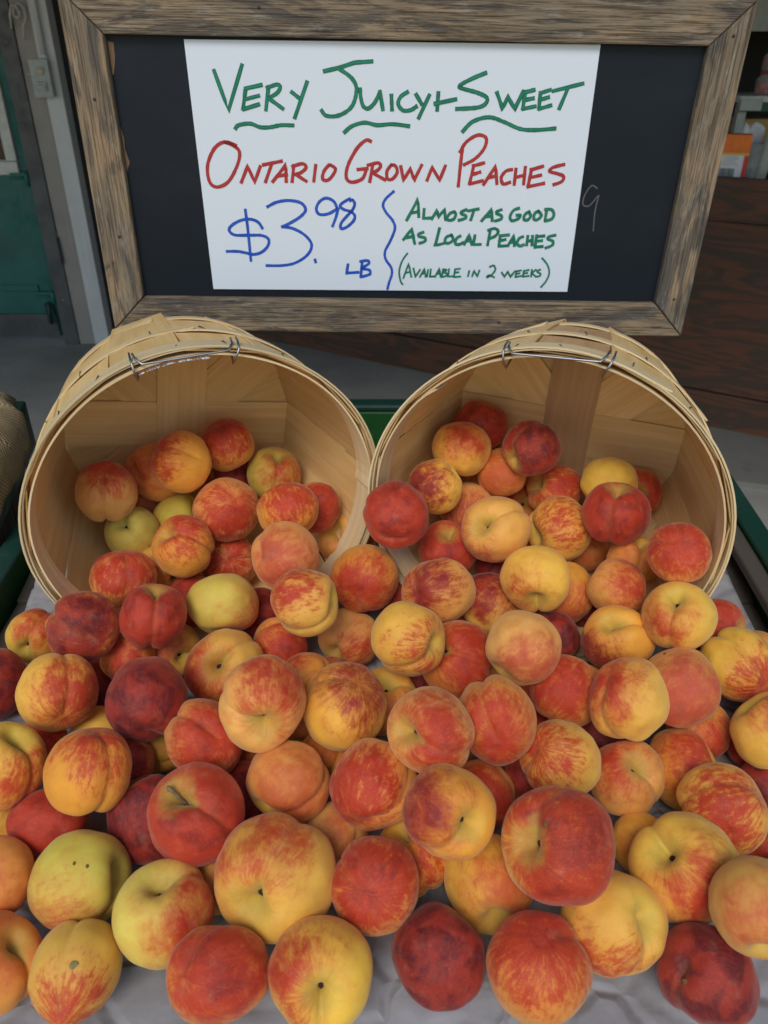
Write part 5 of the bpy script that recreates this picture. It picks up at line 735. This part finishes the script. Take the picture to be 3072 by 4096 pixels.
while y < 1.18:
    y2 = min(y + .082, 1.186)
    e0, e1 = random.uniform(-.514, -.500), random.uniform(.505, .518)
    prism('bed_slat', e0, e1, (y, y2), (bed(y) - .014, bed(y2) - .014), (bed(y) - .030, bed(y2) - .030), SLATWOOD, 0, .002)
    y = y2 + random.uniform(.004, .008)
prism('edge_board', .4935, .5185, (.15, 1.186), (bed(.15) + .002, bed(1.186) + .004), (bed(.15) - .0135, bed(1.186) - .0135), SLATWOOD)
for x in (-.500, .504):
    prism('ledger', x - .012, x + .012, (.14, 1.188), (bed(.14) - .032, bed(1.188) - .034 - .03), (bed(.14) - .09, bed(1.188) - .12), SLATWOOD)
for x in (-.495, .500):
    for yy in (.19, 1.14):
        prism('table_leg', x - .03, x + .03, (yy - .03, yy + .03), (H - .77, H - .77), (0, 0), GREEN, 2)

# packing paper spread over the slats
b = MB(); NX, NY = 150, 160
for j in range(NY):
    for i in range(NX):
        v = j / (NY - 1); u = i / (NX - 1)
        y = .165 + (1.165 - .165) * v
        xl = -.486 + .010 * noise.noise((y * 5, 1.2, 0)) + .004 * noise.noise((y * 23, 7, 0))
        xr = .488 + .010 * noise.noise((y * 4, 9.1, 0)) + .005 * noise.noise((y * 21, 3, 0))
        x = xl + (xr - xl) * u
        p = Vector((x, y, 0))
        w = Vector((x + .06 * noise.noise(p * 6), y + .06 * noise.noise(p * 6 + Vector((9, 3, 1))), 0))
        d = noise.voronoi(w * 9)[0]; cr = min(.12, d[1] - d[0]) / .12
        h = .0048 * cr + .004 * noise.noise(p * 11) + .0022 * noise.noise(p * 34)
        e = min(u, 1 - u)
        lift = .010 * max(0, 1 - e / .05) ** 2 * (.5 + noise.noise((y * 7, u * 2, 4)))
        b.v.append((x, y, bed(y) - .0085 + h * .9 + max(0, lift)))
for j in range(NY - 1):
    for i in range(NX - 1): b.face((j * NX + i, j * NX + i + 1, (j + 1) * NX + i + 1, (j + 1) * NX + i), None, True)
o = b.build('packing_paper', PACKPAPER); o.modifiers.new('s', 'SOLIDIFY').thickness = -.0006
tag(o, 'crumpled grey white packing paper lining the green display table', 'paper')

# ------------------------------------------------------------------ baskets
RIM_R = .195
def make_basket(center, az, el, roll, handle_off, label, tape):
    a = Vector((math.sin(az) * math.cos(el), math.cos(az) * math.cos(el), math.sin(el)))
    e1 = a.cross(Vector((0, 0, 1))).normalized(); e2 = e1.cross(a)
    root = empty('bushel_basket', center, label, 'basket', 'tipped wooden baskets')
    root.rotation_euler = Matrix((-e1, e2, a)).transposed().to_euler()     # local: x left, y up, z into the basket
    L = BASKET_L
    rad = lambda s: RIM_R - (RIM_R - BASE_R) * (s / L)
    NS = 8; W = 2 * BASE_R * math.tan(math.pi / (2 * NS)) + .0075
    # splints: each runs up one wall, across the base and up the other wall
    for k in range(NS):
        order = (k * 3) % NS if k else 0
        ang = roll + math.pi / 2 + math.pi * (0 if k == 0 else 4 if k == 1 else (2, 6, 1, 3, 5, 7)[k - 2]) / NS
        dpt = .0012 * k + .0006
        d = Vector((math.cos(ang), math.sin(ang), 0)); t = Vector((-d.y, d.x, 0))
        path = []
        n = 9
        for i in range(n + 1):
            s = .004 + (L - .004) * i / n
            bow = .005 * math.sin(math.pi * i / n)
            path.append((rad(s) + bow - .0005 + dpt * .28, s + (dpt if i == n else 0), 1 if i < n else .97))
        pts = [(r, s, w) for r, s, w in path]
        secs = []
        us = []; u = 0; last = None
        full = [(+1, r, s, w) for r, s, w in pts] + [(+1, BASE_R * f, L + dpt, .97) for f in (.8, .5, .2)] + [(-1, BASE_R * f, L + dpt, .97) for f in (.2, .5, .8)] + [(-1, r, s, w) for r, s, w in reversed(pts)]
        jt = random.Random(k * 7 + int(tape))
        for idx, (sg, r, s, wf) in enumerate(full):
            hw = W / 2 * (1 + .10 * (1 - s / L)) * wf
            base = s >= L
            nrm = Vector((0, 0, 1)) if base else d * sg
            c = d * (sg * r) + Vector((0, 0, s))
            curve = 0 if base else .0011
            skw = jt.uniform(-.0006, .0006)
            T = .0016
            ring = []
            for q in (-1, -.5, 0, .5, 1): ring.append(c + t * (q * hw + skw) - (nrm * curve * q * q * (1 if not base else 0)))
            for q in (1, .5, 0, -.5, -1): ring.append(c + t * (q * hw + skw) + nrm * T - (nrm * curve * q * q * (1 if not base else 0)))
            secs.append(ring)
            if last is not None: u += (c - last).length
            last = c; us.append(u)
        mm = MB()
        mm.sweep(secs, False, False, us)
        mm.build('splint', BROWNVENEER if (k == 0 and not tape) else VENEER, root)
    def hoop(name, s0, s1, roff, th, mat, start, wob=.0012, lap=.06, seed=0):
        """flat band whose two ends overlap"""
        rr = random.Random(seed); mm = MB(); secs = []; us = []; n = 96
        ph = [rr.uniform(0, 6.28) for _ in range(4)]
        for i in range(n + 1):
            f = i / n; an = start + (2 * math.pi + lap) * f
            off = roff + .0028 * max(0, (f - .985) / .015) * (1 if roff > 0 else -1) + (.0005 * math.sin(5 * an + ph[0]))
            z0 = s0 + wob * math.sin(2 * an + ph[1]) + wob * .6 * math.sin(7 * an + ph[2]); z1 = s1 + wob * math.sin(3 * an + ph[3])
            ra, rb = rad(z0) + off, rad(z1) + off
            D = Vector((math.cos(an), math.sin(an), 0)); Z = Vector((0, 0, 1))
            ro = th
            secs.append([D * ra + Z * z0, D * rb + Z * z1, D * (rb + ro) + Z * z1, D * (ra + ro) + Z * z0]); us.append(an * RIM_R)
        mm.sweep(secs, False, False, us); return mm.build(name, mat, root)
    hoop('rim_hoop', -.003, .030, .0054, .0020, HOOPWOOD, roll + 2.0 + tape, .0012, .10, 1)
    hoop('rim_hoop', -.001, .027, .0034, .0016, HOOPWOOD, roll - 1.0, .0014, .12, 2)
    hoop('inner_hoop', -.002, .030, -.0034, .0020, HOOPWOOD, roll + .7 + 2.2 * tape, .0016, .10, 3)
    hoop('middle_hoop', .086, .104, .0085, .0020, HOOPWOOD, roll + 2.4 - tape, .0022, .09, 4)
    hoop('lower_hoop', .196, .214, .0060, .0020, HOOPWOOD, roll + 1.2, .002, .09, 5)
    # staples
    rr = random.Random(9 + int(tape)); sm = MB(); sm.tube([(-.0004, -.005, -.001), (.0002, -.0048, .0004), (.0002, .0048, .0004), (-.0004, .005, -.001)], .0007, 5)
    sme = sm.mesh('staple', STAPLE)
    for s, off, num in ((.014, .0076, 20), (.095, .0108, 16)):
        for i in range(num):
            an = roll + 2 * math.pi * (i + rr.uniform(-.25, .25)) / num
            st = bpy.data.objects.new('staple', sme); C.objects.link(st); st.parent = root
            D = Vector((math.cos(an), math.sin(an), 0)); st.location = D * (rad(s) + off) + Vector((0, 0, s + rr.uniform(-.005, .005)))
            tz = Vector((0, 0, 1)); tt = Vector((-D.y, D.x, 0)); ti = rr.uniform(-.5, .5); tz2 = (tz * math.cos(ti) + tt * math.sin(ti))
            st.rotation_euler = Matrix((tz2.cross(D), tz2, D)).transposed().to_euler()
    # wire handle lying over the rim
    ha = roll + math.pi / 2 + handle_off; half = .235
    P = lambda an, r, s: Vector((math.cos(an) * r, math.sin(an) * r, s))
    mm = MB()
    b0, b1 = ha + half, ha - half
    chord = lambda f: P(ha + half * .93 * f, (RIM_R + .0045) * math.cos(half * .93) / math.cos(half * .93 * f), -.0085)
    mm.tube([P(b0 + .010, RIM_R + .0105, .012), P(b0 + .004, RIM_R + .0100, -.002)] + [chord(f) for f in (1, .9, .5, 0, -.5, -.9, -1)] + [P(b1 - .004, RIM_R + .0100, -.002), P(b1 - .010, RIM_R + .0105, .012)], .00125, 8)
    mm.build('wire_handle', WIRE, root)
    for bb in (b0 + .035, b1 - .03):
        mm = MB(); mm.tube([P(bb, RIM_R - .010, .020), P(bb - .01, RIM_R - .012, .0), P(bb - .01, RIM_R - .004, -.007), P(bb, RIM_R + .006, -.008), P(bb + .004, RIM_R + .0105, .004), P(bb + .006, RIM_R + .0108, .016)], .0012, 7)
        mm.build('wire_hook', WIRE, root)
    if tape:
        mm = MB(); n = 16; rr = random.Random(4)
        for i in range(n + 1):
            an = ha - .27 + .40 * i / n
            z1 = .022 + rr.uniform(-.006, .009); mm.v += [tuple(P(an, RIM_R - .0062, -.0035 + rr.uniform(-.001, .001))), tuple(P(an, rad(.02) - .0058, z1))]
        for i in range(n): mm.face((2 * i, 2 * i + 2, 2 * i + 3, 2 * i + 1), [(i * .02, 0), (i * .02 + .02, 0), (i * .02 + .02, .02), (i * .02, .02)], True)
        o = mm.build('tape_patch', TAPE, root); o.modifiers.new('s', 'SOLIDIFY').thickness = .0002
    return root
make_basket(*BASKETS[0], R(9), -.2, 'tipped wooden basket with torn white tape under its wire handle', True)
make_basket(*BASKETS[1], R(3), -.065, 'tipped wooden basket with a brown board across its base and no tape', False)

# ------------------------------------------------------------------ chalkboard sign
SC = Vector((.0306, 1.225, -.1666 + H))
sign = empty('chalkboard_sign', SC, 'chalkboard in a weathered wooden frame standing behind the two baskets', 'sign')
sign.rotation_euler = Matrix.Identity(3).to_euler(); sign.rotation_mode = 'XYZ'; sign.rotation_euler = (.0246, .0169, .0153)
IW, IH, FM, FT = .4103, .1778, .0535, .026
def member(p):
    """p: 4 corners (x, z) in order outer0 outer1 inner1 inner0"""
    mm = MB(); b0 = []
    cs = [Vector((x, 0, z)) for x, z in p]
    mm.hexa([cs[0] + Vector((0, 0, 0)), cs[1], cs[3], cs[2], cs[0] + Vector((0, FT, 0)), cs[1] + Vector((0, FT, 0)), cs[3] + Vector((0, FT, 0)), cs[2] + Vector((0, FT, 0))], 0)
    return mm.build('frame_board', WEATHERED, sign, .0022)
g = .0007
OW, OH = IW + FM, IH + FM
member([(-OW + g, OH), (OW - g, OH), (IW - g, IH), (-IW + g, IH)])
member([(-OW + g, -OH), (OW - g, -OH), (IW - g, -IH), (-IW + g, -IH)])
member([(-OW, -OH + g), (-OW, OH - g), (-IW, IH - g), (-IW, -IH + g)])
member([(OW, -OH + g), (OW, OH - g), (IW, IH - g), (IW, -IH + g)])
mm = MB(); mm.v = [(x, y, z) for y in (.012, .020) for z in (-IH - .02, IH + .02) for x in (-IW - .02, IW + .02)]
for q in ((0, 1, 3, 2), (4, 6, 7, 5), (0, 2, 6, 4), (1, 5, 7, 3), (0, 4, 5, 1), (2, 3, 7, 6)): mm.face(q, [(mm.v[i][0], mm.v[i][2]) for i in q])
mm.build('chalkboard', BOARD, sign)
for x in (-.36, .30):
    box('sign_post', (x - .03, .028, -.47), (x + .03, .062, OH - .05), WEATHERED, sign, 2, .002)
# nail heads in the frame, and a chip of bare wood at the left edge of the board
nm = MB(); nm.lathe([(0, 0), (.0022, 0), (.0024, .0004), (0, .0005)], 10); nme = nm.mesh('nail_head', plain('rusty_nail', (.05, .04, .035), .8))
for x, z in ((-IW - .026, .10), (-IW - .022, -.085), (IW + .028, -.17), (IW + .030, .19), (-.2, OH - .02), (.16, -OH + .02)):
    o = bpy.data.objects.new('nail_head', nme); C.objects.link(o); o.parent = sign; o.location = (x, .0002, z); o.rotation_euler = (R(90), 0, 0)
CHIP = plain('bare_wood_chip', (.17, .10, .055), .8)
for pts in ([(-IW + .001, .17), (-IW + .009, .168), (-IW + .008, .150), (-IW + .003, .130), (-IW + .001, .13)], [(-IW + .001, .065), (-IW + .004, .05), (-IW + .003, .035), (-IW + .007, .018), (-IW + .001, .005)]):
    mm = MB(); b0 = 0; n = len(pts)
    mm.v += [(x, .0112, z) for x, z in pts] + [(x, .0122, z) for x, z in pts]
    mm.face(range(b0, b0 + n)); mm.face(range(b0 + n, b0 + 2 * n))
    for i in range(n): mm.face((b0 + i, b0 + (i + 1) % n, b0 + n + (i + 1) % n, b0 + n + i))
    mm.build('paint_chip', CHIP, sign)

# lettering: every pen stroke is a thin ribbon lying on the card
def catmull(p, n=7):
    q = [p[0]] + list(p) + [p[-1]]; out = []
    for i in range(1, len(q) - 2):
        a, b_, c, d = (Vector(q[i + k]) for k in (-1, 0, 1, 2))
        for k in range(n):
            t = k / n; out.append(.5 * ((2 * b_) + (c - a) * t + (2 * a - 5 * b_ + 4 * c - d) * t * t + (3 * b_ - a - 3 * c + d) * t ** 3))
    out.append(Vector(p[-1])); return out
def pen(mm, pts, hw, y, kk):
    rr = random.Random(kk)
    pts = [Vector(p) for p in pts]; L = []; Rr = []; n = len(pts); us = [0]
    for i in range(n):
        a = pts[max(0, i - 1)]; c = pts[min(n - 1, i + 1)]; t = (c - a).normalized()
        if 0 < i < n - 1:
            t1 = (pts[i] - a).normalized(); t2 = (c - pts[i]).normalized(); ml = min(1.6, 1 / max(.45, math.sqrt(max(.01, (1 + t1.dot(t2)) / 2))))
        else: ml = 1
        nn = Vector((-t.y, t.x)); w = hw * ml * (1 + rr.uniform(-.10, .10))
        e = pts[i] - t * hw * .6 if i == 0 else pts[i] + t * hw * .6 if i == n - 1 else pts[i]
        L.append(e + nn * w); Rr.append(e - nn * w)
        if i: us.append(us[-1] + (pts[i] - pts[i - 1]).length)
    b0 = len(mm.v)
    for i in range(n):
        mm.v += [(L[i].x, y, L[i].y), (Rr[i].x, y, Rr[i].y), (L[i].x, y + .0002, L[i].y), (Rr[i].x, y + .0002, Rr[i].y)]
    for i in range(n - 1):
        a, c = b0 + 4 * i, b0 + 4 * i + 4; uv = [(us[i], 0), (us[i], .05), (us[i + 1], .05), (us[i + 1], 0)]
        mm.face((a, a + 1, c + 1, c), [(us[i] + kk, 0), (us[i] + kk, 1), (us[i + 1] + kk, 1), (us[i + 1] + kk, 0)])
        mm.face((a, c, c + 2, a + 2), uv); mm.face((a + 1, a + 3, c + 3, c + 1), uv)
    mm.face((b0, b0 + 2, b0 + 3, b0 + 1)); e = b0 + 4 * (n - 1); mm.face((e, e + 1, e + 3, e + 2))

card = empty('paper_sign', SC, 'white hand lettered card on the chalkboard reading VERY JUICY + SWEET, ONTARIO GROWN PEACHES', 'sign')
card.rotation_euler = sign.rotation_euler
mm = MB(); q = [(-.3053, .1735), (.2636, .1770), (.2669, -.1627), (-.2994, -.1656)]
mm.v = [(x, .0095, z) for x, z in q] + [(x, .0105, z) for x, z in q]
mm.face((0, 1, 2, 3)); mm.face((4, 7, 6, 5))
for i in range(4): mm.face((i, i + 4, (i + 1) % 4 + 4, (i + 1) % 4))
mm.build('card', PAPERSIGN, card)
kk = 0
for key, (hw, strokes) in STROKES.items():
    mm = MB(); chalk = key == 'chalk_mark'
    for sm_, pts in strokes:
        kk += 1; pts = catmull(pts) if sm_ and len(pts) > 2 else [Vector(p) for p in pts]
        if not sm_:
            den = []
            for i in range(len(pts) - 1): den += [pts[i].lerp(pts[i + 1], k / 4) for k in range(4)]
            pts = den + [pts[-1]]
        pen(mm, pts, hw, (.0116 if chalk else .0091) - .00001 * (kk % 25), kk)
    mm.build(key if chalk else key + '_lettering', INK[key.split('_')[0]], sign if chalk else card)

# ------------------------------------------------------------------ peaches
def peach_radius(d, sh):
    zs, cav, grv, tip, lump, seed = sh
    x, y, z = d; th = math.acos(max(-1, min(1, z)))
    asym = 1 + .35 * x                                   # the hollow opens towards the cleft
    r = 1 - cav * math.exp(-(th / (.21 * asym)) ** 2) - .12 * math.exp(-(th / (.46 * asym)) ** 2) + .05 * math.exp(-((th - .70) / .32) ** 2)
    dist = math.sqrt(y * y + min(x, 0) ** 2 * 1.5)
    fade = 1 - max(0, min(1, (th - 2.75) / .35)) * .6
    dep = grv * (.050 + .17 * math.exp(-(th / .60) ** 2) + .045 * math.exp(-((th - 2.75) / .35) ** 2)) * fade
    r -= dep * .85 * math.exp(-(dist / .06) ** 2) + dep * .7 * math.exp(-(dist / .22) ** 2)
    r += .020 * grv * math.exp(-((dist - .38) / .2) ** 2)
    e = math.pi - th
    if tip > 0: r += tip * math.exp(-(e / .30) ** 2)
    else: r += tip * math.exp(-(e / .34) ** 2) + .035 * math.exp(-(e / .09) ** 2)
    v = Vector(d)
    r += lump * 1.5 * (noise.noise(v * 1.15 + Vector((seed, 0, 0))) + .35 * noise.noise(v * 3 + Vector((0, seed, 0))))
    r -= .03 * max(0, -x) * (1 if seed % 2 else 0)
    return r
SHAPES = [(.93, .27, 1.0, .02, .035, 1), (.97, .24, 1.25, -.02, .045, 2), (.90, .30, .9, .03, .040, 3), (.94, .26, .9, -.075, .040, 4), (.98, .24, 1.1, -.055, .050, 5), (1.06, .24, .8, .16, .03, 6)]
bm0 = bmesh.new(); bmesh.ops.create_icosphere(bm0, subdivisions=5, radius=1)
PMESH = []; CAVZ = []
for sh in SHAPES:
    me = bpy.data.meshes.new('peach'); bm0.to_mesh(me)
    rs = [peach_radius(v.co, sh) for v in me.vertices]
    eq = sorted(rs)[int(len(rs) * .50)] * (.40 + .60 * (sh[0] + .02)) * .985
    for v, r in zip(me.vertices, rs):
        v.co = v.co * (r / eq); v.co.z *= sh[0] + .02
    me.polygons.foreach_set('use_smooth', [True] * len(me.polygons)); me.materials.append(PEACH); me.update()
    PMESH.append(me); CAVZ.append(peach_radius(Vector((0, 0, 1)), sh) / eq * (sh[0] + .02))
bm0.free()
mm = MB(); mm.tube([(0, 0, -.04), (.02, 0, .08), (-.005, .02, .17), (.05, .0, .24)], [.115, .095, .10, .065], 7); STUB = mm.mesh('stem', STEMWOOD)
mm = MB(); mm.tube([(.02, 0, -.05), (.03, .0, .10), (.01, .02, .30), (-.02, .0, .50), (-.08, .03, .68), (-.13, .02, .80), (-.16, .05, .86)], [.07, .045, .038, .034, .038, .06, .035], 7); TW = mm.mesh('stem', TWIG)
bl = bmesh.new(); bmesh.ops.create_icosphere(bl, subdivisions=2, radius=1)
BME = []
for mt in (BLEMISH, BRUISE):
    me = bpy.data.meshes.new('blemish'); bl.to_mesh(me); me.materials.append(mt); me.polygons.foreach_set('use_smooth', [True] * len(me.polygons)); BME.append(me)
bl.free()
GROUP = 'peaches spilling from the baskets over the table'
def add_peach(loc, rad_, sc3, quat, shape, stem, ground, blush, bdir, spread, streak, label, marks=()):
    o = bpy.data.objects.new('peach', PMESH[shape]); C.objects.link(o)
    o.rotation_mode = 'QUATERNION'; o.rotation_quaternion = quat; o.location = loc; o.scale = tuple(rad_ * q for q in sc3)
    o['ground'] = list(ground); o['blush'] = list(blush); o['blush_dir'] = list(bdir); o['spread'] = float(spread); o['streak'] = float(streak)
    tag(o, label, 'peach', GROUP)
    if stem:
        s = bpy.data.objects.new('stem', TW if stem == 2 else STUB); C.objects.link(s); s.parent = o; s.location = (0, 0, CAVZ[shape])
    for (x, y, z, sz) in marks:
        d = Vector((x, y, z)); q = bpy.data.objects.new('blemish', BME[1 if sz > .1 else 0]); C.objects.link(q); q.parent = o
        sh = SHAPES[shape]; hit = None
        best = max(PMESH[shape].vertices, key=lambda v: v.co.normalized().dot(d)).co
        q.location = best; q.scale = (sz, sz * .8, .012); q.rotation_euler = d.to_track_quat('Z', 'Y').to_euler()
    return o
for (loc, rd_, sc3, qt, shp, stm, gr, blh, bd, sp, sk, lab, mk) in PEACHES:
    add_peach(loc, rd_, sc3, qt, shp, stm, gr, blh, bd, sp, sk, lab, mk)
rb = random.Random(21)
for loc, rd_, lab in BURIED:
    qt = Quaternion((rb.gauss(0, 1), rb.gauss(0, 1), rb.gauss(0, 1), rb.gauss(0, 1))).normalized()
    add_peach(loc, rd_, (1, 1, 1), qt, rb.randrange(5), 0, (.68, .30, .06), (.45, .045, .03), Vector((rb.gauss(0, 1), rb.gauss(0, 1), rb.gauss(0, 1))).normalized(), rb.uniform(-.3, .6), rb.uniform(.2, .8),
              lab)
